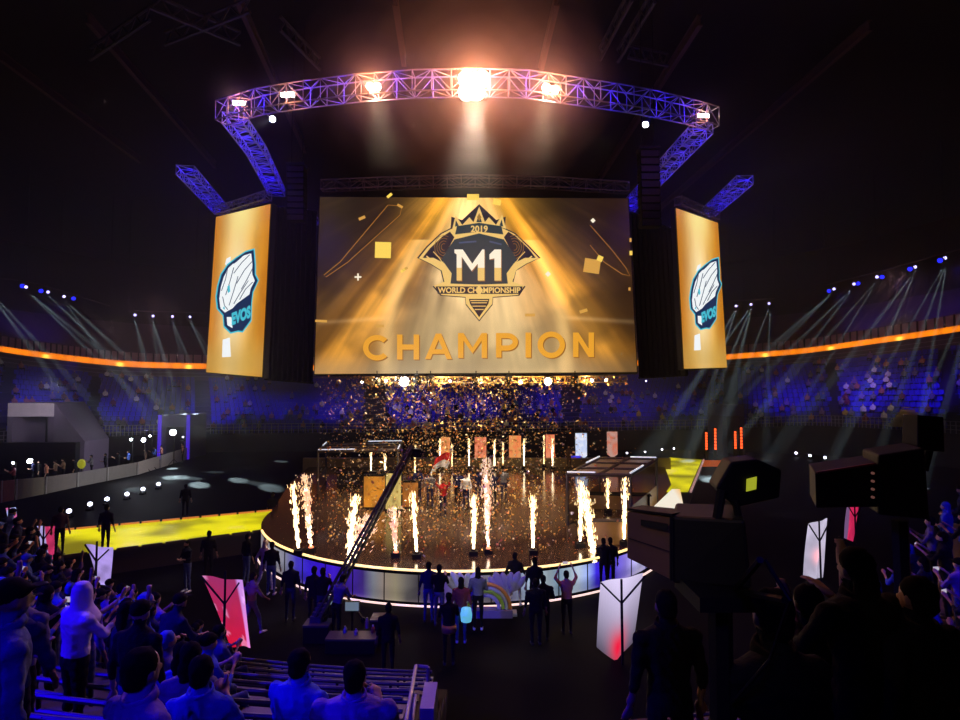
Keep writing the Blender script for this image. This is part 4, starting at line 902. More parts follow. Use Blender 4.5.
for px, w_ in back: fn(px, 469, px, 441, 4.0, 'thin upright white fountain at the back of the stage, ' + w_, n=150, z=1.15, grp='spark fountains at the stage back')
for px, y0, y1, w_ in ((371, 478, 452, 'on the left booth side'), (385, 478, 456, 'second on the left booth side'), (415, 476, 448, 'right of the left booth'), (452, 470, 446, 'dim one by the waving flag'), (503, 468, 444, 'dim one in the middle'), (544, 467, 438, 'dim one before the last')):
    fn(px, y0, px, y1, 3.5, 'thin faint fountain at the back of the stage, ' + w_, n=110, hot=px < 400, z=1.15, grp='faint fountains at the stage back')
# ------------------------------------------------------------------ falling confetti
cf = MB()
def confetti(mb, n, fx):
    for i in range(n):
        c = Vector(fx()); s = random.uniform(.013, .034); M = Euler((random.uniform(0, 6), random.uniform(0, 6), random.uniform(0, 6))).to_matrix(); w_ = M @ Vector((s, 0, 0)); h_ = M @ Vector((0, s * 1.6, 0))
        mb.m = random.choice((0, 0, 0, 1, 2)); mb.add([c - w_ - h_, c + w_ - h_, c + w_ + h_, c - w_ + h_], [(0, 1, 2, 3)])
def inair():
    while True:
        px = random.gauss(440, 75); py = random.uniform(376, 560)
        if not 320 < px < 640: continue
        Y = random.uniform(19, 40); p = at(px, py, Y)
        if p.z > SZ + .1: return p
confetti(cf, 6500, inair)
def under():
    px = random.uniform(362, 628); return at(px, 377 + abs(random.gauss(0, 6)), random.uniform(28.5, 30.5))
confetti(cf, 900, under)
CM = [mat('gold foil', (.95, .62, .2), .28, .55, scale=9), mat('pale foil', (.95, .88, .7), .3, .4, scale=9), mat('orange foil', (.8, .3, .08), .4, .3, scale=9)]
tag(cf.build('falling_confetti', CM), 'cloud of gold confetti falling over the round stage', 'confetti', kind='stuff')
cg = MB()
def onfloor():
    while True:
        a = random.uniform(0, 2 * PI); r = SR * math.sqrt(random.random()) * .97; x, y = SX + r * math.cos(a), SY + 4 + r * math.sin(a) * 1.3
        if (x - SX) ** 2 + (y - SY) ** 2 < SR ** 2 * .95 or (y > SY and abs(x) < 9 and y < 41): return (x, y, SZ + .03)
confetti(cg, 1500, onfloor); tag(cg.build('fallen_confetti', CM), 'gold confetti strewn over the dark stage floor', 'confetti', kind='stuff')
# ------------------------------------------------------------------ flag stands on the arena floor
def flag_stand(q, Y, cols, lab, sd, frame=True, es=1.):
    """q: TL, TR, BR, (tip), BL in the photograph's frame; the frame of struts stands on the camera's side"""
    P = [at(x, y, Y) for x, y in q]; cx = sum(p.x for p in P) / len(P); t = thing('flag_stand', lab, 'flag stand', (cx, Y, 0))
    TL, TR = P[0], P[1]; BR = P[2]; BL = P[-1]; tip = P[3] if len(P) == 5 else None
    NX, NY = 17, 30; g = np.zeros((NY, NX, 3)); C = np.zeros((NY, NX, 3))
    for j in range(NY):
        for i in range(NX):
            u = i / (NX - 1); v = j / (NY - 1); tp = TL.lerp(TR, u); bt = BL.lerp(BR, u)
            if tip is not None: bt = BL.lerp(tip, u * 2) if u < .5 else tip.lerp(BR, u * 2 - 1)
            p = tp.lerp(bt, v); g[j, i] = (p.x, p.y + .05 + .05 * math.sin(u * 8 + v * 3) + .12 * (u - .5), p.z); C[j, i] = cols(u, v, float(fbm(np.array(u * 3. + sd), np.array(v * 5.), sd, 3)))
    grid_mesh('banner', g, C, vmat('lit banner cloth', es), t)  # banner cloth glows by itself, its lighting put into emission
    if frame:
        zb = min(p.z for p in P); hub = (TL + TR) / 2 * .66 + ((BL + BR) / 2) * .34; hub.y -= .15
        for a in (TL, TR): b = MB(); b.bar(a + Vector((0, -.05, 0)), hub, .025, 6); b.build('strut', BLACK, t)
        b = MB(); b.bar(hub, (hub.x, hub.y - .02, max(0, zb)), .035, 6); b.bar(hub, hub + Vector((0, 0, (TL.z - hub.z) * 1.25)), .03, 6); b.build('mast', BLACK, t)
    return t
S = lambda *c: np.array(srgb(*c))
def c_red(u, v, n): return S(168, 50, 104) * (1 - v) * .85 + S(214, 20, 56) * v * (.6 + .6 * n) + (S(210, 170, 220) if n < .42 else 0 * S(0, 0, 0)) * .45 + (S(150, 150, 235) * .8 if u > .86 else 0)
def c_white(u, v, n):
    w_ = S(228, 214, 252) * (1 - .85 * v) * (1.05 - .5 * abs(u - .45)); r = math.exp(-(((u - .52) / .2) ** 2 + ((v - .84) / .22) ** 2)); return w_ * (1 - r) + S(245, 20, 60) * r  # red glow at the foot painted into the banner colour
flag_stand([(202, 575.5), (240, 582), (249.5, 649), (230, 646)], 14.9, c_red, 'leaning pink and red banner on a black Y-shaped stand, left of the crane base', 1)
flag_stand([(600.5, 582), (645, 575), (634, 643), (617, 663), (596.5, 647)], 14.6, c_white, 'pointed white banner with a red glow at its foot on a Y-shaped stand before the stage right', 2)
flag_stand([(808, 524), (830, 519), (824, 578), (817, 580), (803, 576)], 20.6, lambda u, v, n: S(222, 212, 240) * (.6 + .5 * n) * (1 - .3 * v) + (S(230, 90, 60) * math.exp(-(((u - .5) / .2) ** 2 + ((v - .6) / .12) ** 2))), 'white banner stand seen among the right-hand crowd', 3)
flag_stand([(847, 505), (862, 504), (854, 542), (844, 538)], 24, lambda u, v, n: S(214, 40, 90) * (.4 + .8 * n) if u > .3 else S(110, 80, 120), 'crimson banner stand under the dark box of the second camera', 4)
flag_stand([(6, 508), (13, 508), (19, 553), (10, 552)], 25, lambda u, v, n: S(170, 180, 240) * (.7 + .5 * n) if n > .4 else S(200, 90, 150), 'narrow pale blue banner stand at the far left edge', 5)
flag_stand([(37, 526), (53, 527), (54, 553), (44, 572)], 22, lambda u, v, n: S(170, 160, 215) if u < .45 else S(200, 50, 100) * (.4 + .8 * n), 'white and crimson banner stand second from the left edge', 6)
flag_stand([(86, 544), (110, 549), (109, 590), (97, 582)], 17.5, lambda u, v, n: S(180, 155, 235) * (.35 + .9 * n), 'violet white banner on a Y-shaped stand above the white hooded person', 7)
# ------------------------------------------------------------------ camera crane
cb = gd(338, 628, 0); piv = Vector((cb.x, cb.y, 1.25)); tip = at(412, 446, 20.5); tail = piv - (tip - piv).normalized() * 1.1
t = thing('camera_crane', 'long black camera crane reaching up over the stage from the floor at left', 'camera crane', tuple(cb))
b = MB(); d = (tip - tail).normalized(); s = d.cross(Vector((0, 0, 1))).normalized() * .09; u = d.cross(s).normalized() * .11
for o in (s, -s): b.bar(tail + o + u, tip + o * .5 + u * .5, .05, 5); b.bar(tail + o - u, tip + o * .5 - u * .5, .05, 5)
nseg = 26
for i in range(nseg):
    a = tail.lerp(tip, i / nseg); c = tail.lerp(tip, (i + 1) / nseg); f = 1 - .5 * i / nseg; sg = 1 if i % 2 else -1; b.bar(a + (s + u * sg) * f, c + (s - u * sg) * f, .03, 4); b.bar(a + (-s + u * sg) * f, c + (-s - u * sg) * f, .014, 4)
b.build('boom', mat('dark anodised boom', (.03, .035, .05), .35, .5), t)
b = MB(); b.box(tip + Vector((.1, 0, -.25)), (.5, .3, .3)); b.bar(tip, tip + Vector((0, 0, -.5)), .05); b.bar(tip + Vector((.3, 0, -.25)), tip + Vector((.5, -.1, -.28)), .09, 10); b.build('camera_head', BLACK, t)
for k in range(3):
    a = k * 2 * PI / 3 + .5; b = MB(); b.bar(piv, cb + Vector((.75 * math.cos(a), .75 * math.sin(a), .08)), .035); b.build('leg', DKSTEEL, t); b = MB(); b.lathe(cb + Vector((.75 * math.cos(a), .75 * math.sin(a), .08)), [(.08, -.04), (.08, .04)], 10, Matrix.Rotation(PI / 2, 3, 'X')); b.build('wheel', PLASTIC, t)
b = MB()
for k in range(4): b.box(tail + Vector((-.1, .0, -.05)) + d * (k * .13), (.3, .12, .3))
b.build('counterweight', mat('worn steel weights', (.12, .13, .16), .4, .6), t); b = MB(); b.bar(cb + Vector((0, 0, .3)), piv, .06); b.build('column', DKSTEEL, t)
# flight cases, monitors and bottles round the crane foot
for i, (px, py, w_, h_, lab) in enumerate(((318, 640, .7, .45, 'black flight case at the crane foot on the left'), (352, 650, 1.3, .35, 'long low black equipment case below the crane'), (378, 640, .35, .6, 'upright black case right of the crane foot'))):
    c = gd(px, py, 0); t = thing('flight_case', lab, 'equipment case', tuple(c)); b = MB(); b.box(c + Vector((0, 0, h_ / 2)), (w_, .5, h_)); b.build('body', PLASTIC, t, bevel=.02); b = MB(); b.box(c + Vector((0, 0, h_ + .02)), (w_ + .02, .52, .04)); b.build('lid', DKSTEEL, t)
for i, (px, py, hh, col, lab) in enumerate(((367, 628, .3, (.5, .42, .3), 'pale thermos bottle on the crane case'), (373, 634, .25, (.5, .12, .05), 'orange bottle right of the pale thermos'), (345, 634, .22, (.3, .45, .5), 'bluish bottle left of the pale thermos'), (356, 636, .2, (.5, .5, .5), 'clear bottle in the middle of the bottles'))):
    c = gd(px, py, .35) ; t = thing('bottle', lab, 'bottle', tuple(c)); m = mat('bottle %d' % i, col, .3)
    b = MB(); b.lathe(c, [(.05, 0), (.055, hh * .6), (.03, hh * .8)], 10); b.build('body', m, t); b = MB(); b.lathe(c + Vector((0, 0, hh * .8)), [(.025, 0), (.025, hh * .15)], 8); b.build('cap', STEEL, t)
for i, (px, py, lab) in enumerate(((330, 600, 'small crane monitor glowing grey blue'), (352, 606, 'second crane monitor facing the seats'))):
    c = gd(px, py + 28, 0); z = at(px, py, c.y).z; t = thing('monitor', lab, 'monitor', tuple(c)); b = MB(); b.box((c.x, c.y, z), (.42, .06, .28)); b.build('housing', PLASTIC, t)
    b = MB(); b.box((c.x, c.y - .035, z), (.38, .01, .24)); b.build('display', mat('dim monitor picture', (.05, .05, .05), emit=(.12, .16, .22), es=1, var=0), t); b = MB(); b.bar((c.x, c.y, 0), (c.x, c.y, z - .14), .03); b.build('stand', BLACK, t)
# ------------------------------------------------------------------ broadcast camera close by
def bcam(lx, ly, Y0, w_px, lab, main=True):
    pass
K = 2.75
t = thing('broadcast_camera', 'big broadcast camera with a brown lens box and hooded viewfinder, pointing at the stage', 'television camera', tuple(at(700, 700, K)))
LB1 = mat('brown lens housing', (.16, .09, .04), .35, .1)
q0 = [at(627, 511.5, 2.95), at(675, 517, 2.6), at(675, 582, 2.6), at(627, 558, 2.95)]
b = MB(); b.prism(q0, Vector((.10, .10, .0))); b.build('lens_box', LB1, t, bevel=.006)
b = MB(); b.prism([at(641, 519.5, 2.83), at(668, 524, 2.6), at(668, 530, 2.6), at(641, 525, 2.83)], (-.004, -.008, 0)); b.build('vent', BLACK, t)
b = MB(); b.bar(at(628, 538, 2.93), at(671, 552, 2.595), .002, 4); b.bar(at(671, 517, 2.59), at(671, 580, 2.59), .008, 4); b.build('seam', BLACK, t)
b = MB(); b.prism([at(628, 510, 2.94), at(672, 516, 2.59), at(690, 512, 2.75), at(642, 507, 3.1)], (0, 0, .01)); b.build('hood', BLACK, t)
b = MB(); b.prism([at(672, 516, 2.6), at(745, 520, 2.4), at(752, 590, 2.4), at(672, 584, 2.6)], Vector((.12, .3, 0))); b.build('body', BLACK, t, bevel=.015)
b = MB(); b.prism([at(716, 488, 2.5), at(731, 462, 2.5), at(757, 459, 2.5), at(782, 470, 2.5), at(780, 498, 2.5), at(735, 508, 2.5)], Vector((.03, .16, 0))); o = b.build('viewfinder', BLACK, t, bevel=.01)
g = MB(); g.prism([at(746.5, 479, 2.49), at(756.5, 476.5, 2.49), at(756, 489, 2.49), at(746, 491.5, 2.49)], (0, -.003, 0)); g.build('viewfinder_screen', mat('green viewfinder picture', (.1, .12, .02), emit=srgb(176, 182, 44), es=.75, var=0), o)
b = MB(); b.bar(at(722, 490, 2.5), at(716, 525, 2.5), .02); b.bar(at(735, 500, 2.5), at(740, 525, 2.5), .015); b.build('viewfinder_arm', BLACK, t)
b = MB(); b.bar(at(720, 590, 2.5), at(722, 720, 2.5), .05); b.box(at(715, 592, 2.5), (.25, .3, .06)); b.build('pedestal', BLACK, t)
for s in (0, 1): b = MB(); b.bar(at(735, 590, 2.45), at(760 + 25 * s, 560 + 40 * s, 2.0), .013); b.build('pan_handle', PLASTIC, t)
b = MB(); b.tube([at(765, 560, 2.1), at(790, 600, 2.0), at(770, 660, 2.2), at(735, 700, 2.4)], .008, 6); b.build('cable', PLASTIC, t)
t = thing('broadcast_camera', 'second dark broadcast camera with a long box lens above the crimson banner', 'television camera', tuple(at(860, 560, 5)))
b = MB(); b.prism([at(815, 473, 5), at(877, 463.5, 5), at(878, 507, 5), at(816, 508, 5)], (.3, .6, 0)); b.build('lens_box', BLACK, t, bevel=.01)
b = MB(); b.prism([at(817, 472, 4.98), at(876, 463, 4.98), at(877, 465, 4.98), at(818, 474, 4.98)], (0, .02, 0)); b.build('edge_trim', mat('dull red trim', (.25, .05, .03), .5), t)
b = MB(); b.prism([at(878, 455, 5), at(925, 448, 5), at(930, 520, 5), at(878, 515, 5)], (.2, .5, 0)); b.build('body', BLACK, t, bevel=.02)
for k in range(4): b = MB(); b.lathe(at(872, 473 + 8 * k, 4.95), [(.012, 0), (.012, .02)], 8, Matrix.Rotation(PI / 2, 3, 'X')); b.build('button', mat('faint button', (.3, .1, .08), emit=(.2, .08, .06), es=.5, var=0), t)
b = MB(); b.bar(at(900, 520, 5.2), at(905, 640, 5.2), .07); b.build('pedestal', BLACK, t); b = MB(); b.prism([at(918, 415, 5.3), at(944, 417, 5.3), at(945, 452, 5.3), at(918, 450, 5.3)], (.0, .2, 0)); b.build('viewfinder', BLACK, t, bevel=.01)
b = MB(); b.bar(at(930, 450, 5.35), at(925, 470, 5.3), .03); b.build('viewfinder_arm', BLACK, t)
# ================================================================== people
def capsule(mb, p, q, r1, r2, n=8):
    mb.bar(p, q, r1, n, r2); mb.ball(p, r1, n, 5); mb.ball(q, r2, n, 5)
POSES = {
 # per side: elbow, wrist offsets from the shoulder (x outward, y forward, z up); legs: 'stand','walk','sit'; lean forward
 'stand':   dict(R=((.06, -.02, -.28), (.08, .06, -.53)), L=((.06, -.02, -.28), (.09, .04, -.53))),
 'phone':   dict(R=((.04, .16, -.20), (-.06, .38, -.04)), L=((.05, .14, -.22), (-.08, .37, -.06))),
 'overhead':dict(R=((.12, .10, .14), (.02, .16, .40)), L=((.12, .10, .12), (.0, .16, .38))),
 'onearm':  dict(R=((.12, .08, .18), (.12, .10, .45)), L=((.06, -.02, -.28), (.08, .05, -.53))),
 'folded':  dict(R=((.07, .06, -.27), (-.16, .22, -.26)), L=((.07, .06, -.27), (-.14, .24, -.24))),
 'walk':    dict(R=((.06, .12, -.26), (.04, .30, -.40)), L=((.06, -.14, -.24), (.08, -.12, -.50)), legs='walk'),
 'sit':     dict(R=((.06, .10, -.27), (-.02, .34, -.34)), L=((.06, .10, -.27), (-.02, .34, -.34)), legs='sit'),
 'sitclap': dict(R=((.07, .12, -.22), (-.12, .32, -.08)), L=((.07, .12, -.22), (-.14, .32, -.08)), legs='sit'),
 'bend':    dict(R=((.05, .12, -.24), (-.02, .34, -.30)), L=((.05, .10, -.26), (-.02, .30, -.36)), lean=.35),
}
def human_mesh(name, pose, vox=.028, fingers=False, wide=1., skirt=False, hood=False, tall=1.):
    ps = POSES[pose]; mb = MB(); bones = []; hipz = .92; legs = ps.get('legs', 'stand')
    if legs == 'sit': hipz = .50
    lean = ps.get('lean', .04 if legs != 'sit' else .02); ml = Matrix.Rotation(-lean, 3, 'X'); base = Vector((0, 0, hipz))
    def T(v): return base + ml @ Vector(v)
    # torso: elliptical loft from hips to neck
    prof = [(-.06, .150, .105), (.02, .165, .115), (.12, .155, .108), (.22, .150, .105), (.33, .178, .122), (.43, .200, .128), (.495, .212, .115), (.54, .160, .092), (.575, .09, .075)]
    n = 14; vs = []
    for z, rx, ry in prof:
        for k in range(n): t = 2 * PI * k / n; vs.append(T((rx * wide * math.cos(t), ry * wide * math.sin(t) * (1.0 if math.sin(t) > 0 else .95), z)))
    m = len(prof); mb.add(vs, [(i * n + k, i * n + (k + 1) % n, (i + 1) * n + (k + 1) % n, (i + 1) * n + k) for i in range(m - 1) for k in range(n)] + [tuple(reversed(range(n))), tuple(range((m - 1) * n, m * n))])
    bones.append((T((0, 0, .12)), T((0, 0, .52)), 1, .17)); bones.append((T((0, 0, -.05)), T((0, 0, .03)), 2, .17))
    capsule(mb, T((0, 0, .53)), T((0, .012, .62)), .066, .060); bones.append((T((0, 0, .60)), T((0, .01, .64)), 0, .05))
    hc = T((0, .024, .712)); mb.ball(hc + Vector((0, -.008, .02)), (.077, .094, .098), 14, 9); mb.ball(hc + Vector((0, .022, -.045)), (.056, .064, .072), 12, 8)
    mb.ball(hc + Vector((0, .100, -.022)), (.013, .02, .022), 6, 5)
    for s in (-1, 1): mb.ball(hc + Vector((s * .079, -.004, -.01)), (.012, .02, .03), 6, 5)
    bones.append((hc, hc + Vector((0, 0, .03)), 0, .10))
    for s, key in ((1, 'R'), (-1, 'L')):
        sh = T((s * .188 * wide, 0, .478)); e = sh + Vector((s * ps[key][0][0], ps[key][0][1], ps[key][0][2])); w_ = sh + Vector((s * ps[key][1][0], ps[key][1][1], ps[key][1][2]))
        mb.ball(sh, .066 * wide, 10, 6); capsule(mb, sh, e, .058 * wide, .050); capsule(mb, e, e.lerp(w_, .35), .050, .040); capsule(mb, e, w_, .038, .027)
        bones += [(sh, e, 1, .05), (e, e.lerp(w_, .35), 1, .04), (e.lerp(w_, .5), w_, 0, .03)]
        d = (w_ - e).normalized(); sd = d.cross(Vector((0, 0, 1))); sd = sd.normalized() if sd.length > .1 else Vector((1, 0, 0))
        if s < 0: sd = -sd
        hn = w_ + d * .085; M = Matrix((sd, d, sd.cross(d))).transposed()
        bones.append((w_, w_ + d * .18, 0, .03))
        mb.box(w_ + d * .05, (.078, .10, .034), M=M)
        if fingers:
            nn = sd.cross(d)
            for i, L in enumerate((.070, .080, .075, .058)):
                a = w_ + d * .095 + sd * (.030 - .020 * i); c = a + d * L * .55 - nn * .006; e2 = c + d * L * .4 - nn * .022
                capsule(mb, a, c, .0095, .009, 6); capsule(mb, c, e2, .009, .0078, 6)
            a = w_ + d * .03 + sd * .036; c = a + d * .035 + sd * .022; capsule(mb, a, c, .012, .010, 6); capsule(mb, c, c + d * .032 + sd * .004 - nn * .008, .010, .008, 6)
        else:
            mb.ball(hn + d * .035, (.034, .034, .034), 8, 5)
            a = w_ + d * .03 + sd * .036; capsule(mb, a, a + d * .045 + sd * .02, .014, .011, 6)
        hp = base + Vector((s * .088 * wide, 0, -.02))
        if legs == 'stand': kn = hp + Vector((s * .012, .012, -.42)); an = Vector((s * .105, -.02, .085))
        elif legs == 'walk': kn = hp + Vector((0, .14 * s + .05, -.40)); an = Vector((s * .09, .26 * s - (.1 if s < 0 else 0), .085 if s > 0 else .13))
        else: kn = hp + Vector((s * .05, .42, .02)); an = Vector((kn.x, kn.y + .02, .085))
        capsule(mb, hp, kn, .083 * wide, .056); capsule(mb, kn, an, .055, .040); mb.ball(kn.lerp(an, .28) + Vector((0, -.018, 0)), (.05, .05, .09), 8, 6)
        bones += [(hp, kn, 2, .07), (kn, an + Vector((0, 0, .06)), 2, .05)]
        ft = an + Vector((s * .02, .14, -.045)); capsule(mb, an + Vector((0, -.03, -.04)), ft, .044, .036); mb.box(((an + ft) / 2) + Vector((0, 0, -.035)), (.075, .24, .02)); bones.append((an + Vector((0, 0, -.05)), ft, 3, .05))
    if skirt:
        vs = []; pr = [(hipz + .12, .15, .11), (hipz - .15, .19, .15), (hipz - .45, .21, .18), (.18, .23, .2)]
        for z, rx, ry in pr:
            for k in range(n): t = 2 * PI * k / n; vs.append((rx * math.cos(t), ry * math.sin(t), z))
        mb.add(vs, [(i * n + k, i * n + (k + 1) % n, (i + 1) * n + (k + 1) % n, (i + 1) * n + k) for i in range(3) for k in range(n)] + [tuple(reversed(range(n))), tuple(range(3 * n, 4 * n))]); bones.append((Vector((0, 0, .3)), Vector((0, 0, hipz)), 2, .17))
    me = mb.mesh('tmp'); o = bpy.data.objects.new('tmp', me); COL.objects.link(o)
    r = o.modifiers.new('r', 'REMESH'); r.mode = 'VOXEL'; r.voxel_size = vox; r.use_smooth_shade = True
    s2 = o.modifiers.new('s', 'SMOOTH'); s2.iterations = 2 if vox < .05 else 0; s2.factor = .4
    out = bpy.data.meshes.new_from_object(o.evaluated_get(bpy.context.evaluated_depsgraph_get())); bpy.data.objects.remove(o); bpy.data.meshes.remove(me)
    out.name = name
    if vox < .05:      # folds of the clothes
        nv = len(out.vertices); co = np.zeros(nv * 3, np.float32); no = np.zeros(nv * 3, np.float32); out.vertices.foreach_get('co', co); out.vertices.foreach_get('normal', no); co = co.reshape(-1, 3); no = no.reshape(-1, 3)
        msk = (co[:, 2] < hc.z - .17) & (co[:, 2] > .12)
        f_ = .011 * (fbm(co[:, 0] * 13 + co[:, 1] * 6, co[:, 2] * 22 + co[:, 0] * 14 + 5, 7, 3) - .5) + .004 * np.sin(co[:, 2] * 55 + co[:, 0] * 30 + 4 * np.sin(co[:, 0] * 14))
        co += no * (f_ * msk)[:, None]; out.vertices.foreach_set('co', co.ravel())
    A = np.array([tuple(b[0]) for b in bones]); B = np.array([tuple(b[1]) for b in bones]); lab = np.array([b[2] for b in bones]); rad = np.array([b[3] for b in bones])
    nf = len(out.polygons); cen = np.zeros(nf * 3, np.float32); out.polygons.foreach_get('center', cen); cen = cen.reshape(-1, 3)
    AB = B - A; L2 = (AB ** 2).sum(1) + 1e-9; t = np.clip(((cen[:, None] - A[None]) * AB[None]).sum(-1) / L2, 0, 1); D = np.linalg.norm(cen[:, None] - (A[None] + t[..., None] * AB[None]), axis=-1) - rad[None]
    out.materials.clear()
    for k in range(4): out.materials.append(None)
    out.polygons.foreach_set('material_index', lab[D.argmin(1)].astype(np.int32)); out.polygons.foreach_set('use_smooth', [True] * nf); out.update()
    return out, hc
def hair_mesh(kind, hc, vox=.02):
    mb = MB()
    if kind == 'short': mb.ball(hc + Vector((0, -.022, .036)), (.088, .096, .094), 14, 9); mb.ball(hc + Vector((0, -.05, -.02)), (.076, .062, .075), 12, 8)
    elif kind == 'long': mb.ball(hc + Vector((0, -.022, .036)), (.09, .098, .1), 14, 9); mb.ball(hc + Vector((0, -.075, -.09)), (.085, .05, .16), 12, 8)
    elif kind == 'hood': mb.lathe(hc, [(.02, .155), (.07, .135), (.105, .08), (.115, .0), (.112, -.07), (.125, -.13), (.165, -.19), (.205, -.26), (.19, -.33), (.1, -.34)], 18, Matrix.Diagonal((1, .95, 1)))
    elif kind == 'cap': mb.ball(hc + Vector((0, -.015, .045)), (.09, .1, .085), 14, 9); mb.box(hc + Vector((0, .12, .045)), (.13, .1, .014))
    me = mb.mesh('tmp'); o = bpy.data.objects.new('tmp', me); COL.objects.link(o); r = o.modifiers.new('r', 'REMESH'); r.mode = 'VOXEL'; r.voxel_size = vox; r.use_smooth_shade = True
    out = bpy.data.meshes.new_from_object(o.evaluated_get(bpy.context.evaluated_depsgraph_get())); bpy.data.objects.remove(o); bpy.data.meshes.remove(me)
    if kind != 'cap' and kind != 'hood':
        nv = len(out.vertices); co = np.zeros(nv * 3, np.float32); no = np.zeros(nv * 3, np.float32); out.vertices.foreach_get('co', co); out.vertices.foreach_get('normal', no); co = co.reshape(-1, 3); no = no.reshape(-1, 3)
        co += no * (.022 * (fbm(co[:, 0] * 40 + 7, co[:, 2] * 30 + co[:, 1] * 20, 3, 3) - .45))[:, None]; out.vertices.foreach_set('co', co.ravel())
    out.name = 'hair_' + kind; out.materials.append(None); out.polygons.foreach_set('use_smooth', [True] * len(out.polygons)); return out
_H = {}; _COL = []
def hm_get(pose, lod, skirt=False, wide=1.):
    k = (pose, lod, skirt, wide)
    if k not in _H: _H[k] = human_mesh('person_' + pose, pose, {0: .016, 1: .026, 2: .06}[lod], lod == 0, wide, skirt)
    return _H[k]
_HR = {}
SKIN = [mat('skin %d' % i, c, .55, scale=12, var=.06) for i, c in enumerate(((.42, .24, .15), (.33, .18, .11), (.5, .3, .2)))]
HAIRM = mat('black hair', (.004, .003, .003), .9, spec=.1); SHOE = mat('dark shoe', (.02, .02, .02), .5); WSHOE = mat('white shoe', (.7, .7, .72), .5)
CC_ = {'black': (.004, .004, .005), 'navy': (.012, .015, .06), 'grey': (.16, .16, .18), 'white': (.72, .72, .74), 'blue': (.06, .12, .5), 'maroon': (.18, .03, .04), 'salmon': (.45, .18, .12), 'green': (.05, .14, .07), 'yellow': (.5, .4, .06), 'brown': (.14, .08, .05), 'violet': (.22, .14, .42), 'red': (.6, .03, .03), 'denim': (.07, .10, .22), 'teal': (.08, .3, .35)}
CM_ = {k: mat(k + ' cloth', v, .9, scale=7, var=.25, bump=.8, bd=.05, spec=.2) for k, v in CC_.items()}
def person(loc, rz, pose, top, bottom, label, cat='person', group=None, hair='short', hairc=None, shoe=SHOE, lod=1, skirt=False, scale=1., wide=1., skin=None, prop=None):
    me, hc = hm_get(pose, lod, skirt, wide); o = bpy.data.objects.new('person', me); COL.objects.link(o); o.location = loc; o.rotation_euler = (0, 0, rz); o.scale = (scale,) * 3
    for i, m in enumerate((skin or random.choice(SKIN), CM_[top], CM_[bottom], shoe)): o.material_slots[i].link = 'OBJECT'; o.material_slots[i].material = m
    tag(o, label, cat, group)
    if hair:
        k = (hair, tuple(hc))
        if k not in _HR: _HR[k] = hair_mesh(hair, hc, .014 if lod == 0 else .024)
        h = bpy.data.objects.new({'hood': 'headscarf', 'cap': 'cap'}.get(hair, 'hair'), _HR[k]); COL.objects.link(h); h.parent = o; h.material_slots[0].link = 'OBJECT'; h.material_slots[0].material = hairc or HAIRM
    if lod == 0 and hair != 'hood':
        if not _COL:
            b = MB(); b.sm = True; n_ = 18
            b.lathe(Vector((0, 0, 0)), [(.088, -.03), (.098, -.02), (.092, .025), (.078, .03), (.074, .0)], n_, Matrix.Diagonal((1, .95, 1))); _COL.append(b.mesh('collar')); _COL[0].materials.append(None)
        cz = hc + Vector((0, -.018, -.135)); c_ = bpy.data.objects.new('collar', _COL[0]); COL.objects.link(c_); c_.parent = o; c_.location = cz; c_.rotation_euler = (.25, 0, 0); c_.material_slots[0].link = 'OBJECT'; c_.material_slots[0].material = CM_[top]
    if prop == 'phone':
        sh = PHN; p = bpy.data.objects.new('smartphone', sh); COL.objects.link(p); q = Vector((0, .50, 1.40)) if pose == 'phone' else (Vector((0, .17, 1.93)) if pose == 'overhead' else Vector((.30, .12, 2.0)))
        p.location = Vector(loc) + Matrix.Rotation(rz, 3, 'Z') @ (q * scale); p.rotation_euler = (0, 0, rz); tag(p, 'small lit phone held up by the ' + label.replace('person', 'one', 1)[:90], 'phone', 'raised phones')
        w2 = p['label'].split()
        p['label'] = ' '.join(w2[:16])
    return o
b = MB(); b.box((0, 0, 0), (.15, .012, .075)); PHN = b.mesh('smartphone'); b2 = MB(); b2.v = list(b.v); 
PHN.materials.append(PLASTIC); PHN.materials.append(mat('phone picture', (.1, .1, .1), emit=(.55, .5, .6), es=.8, var=0))
for p_ in PHN.polygons:
    if p_.normal.y < -.9: p_.material_index = 1
def yf(X): return (12.6 if X < .5 else 11.3) + .022 * X * X
def zo(X): return .03 * max(0, -X - 6.5) ** 2 + .07 * max(0, X - 5.5) ** 2
def tread(X, k): return (.35 + .38 * k + zo(X), yf(X) - .9 * k - .5)     # height of the tread and distance of its middle
# ------------------------------------------------------------------ near stands
STM = mat('stand concrete', (.018, .015, .018), .75, scale=1.5); BEN = mat('bench metal', (.10, .09, .11), .5, .4)
def stand(x0, x1, name, K=12):
    lines = []; xs = np.linspace(x0, x1, 36)
    for k in range(K):
        z = .35 + .38 * k
        lines.append([(x, yf(x) - .9 * k, z - .38 + zo(x) if k else 0) for x in xs]); lines.append([(x, yf(x) - .9 * k, z + zo(x)) for x in xs])
    lines.append([(x, yf(x) - .9 * K, .35 + .38 * (K - 1) + zo(x)) for x in xs]); tag(grid_mesh(name, lines, None, STM if x0 < 0 else mat('brown stand boards', (.10, .05, .04), .7, scale=1.5)), kind='structure')
    for s, x in (('inner', x0 if abs(x0) < abs(x1) else x1),):
        b = MB()
        for k in range(K): b.box((x, yf(x) - .9 * k - .45, (.35 + .38 * k) / 2), (.06, .9, .35 + .38 * k))
        tag(b.build(name.replace('floor', 'wall') + '_side', STM), kind='structure')
stand(-19, -.75, 'floor_stand_left'); stand(1.45, 19, 'floor_stand_right')
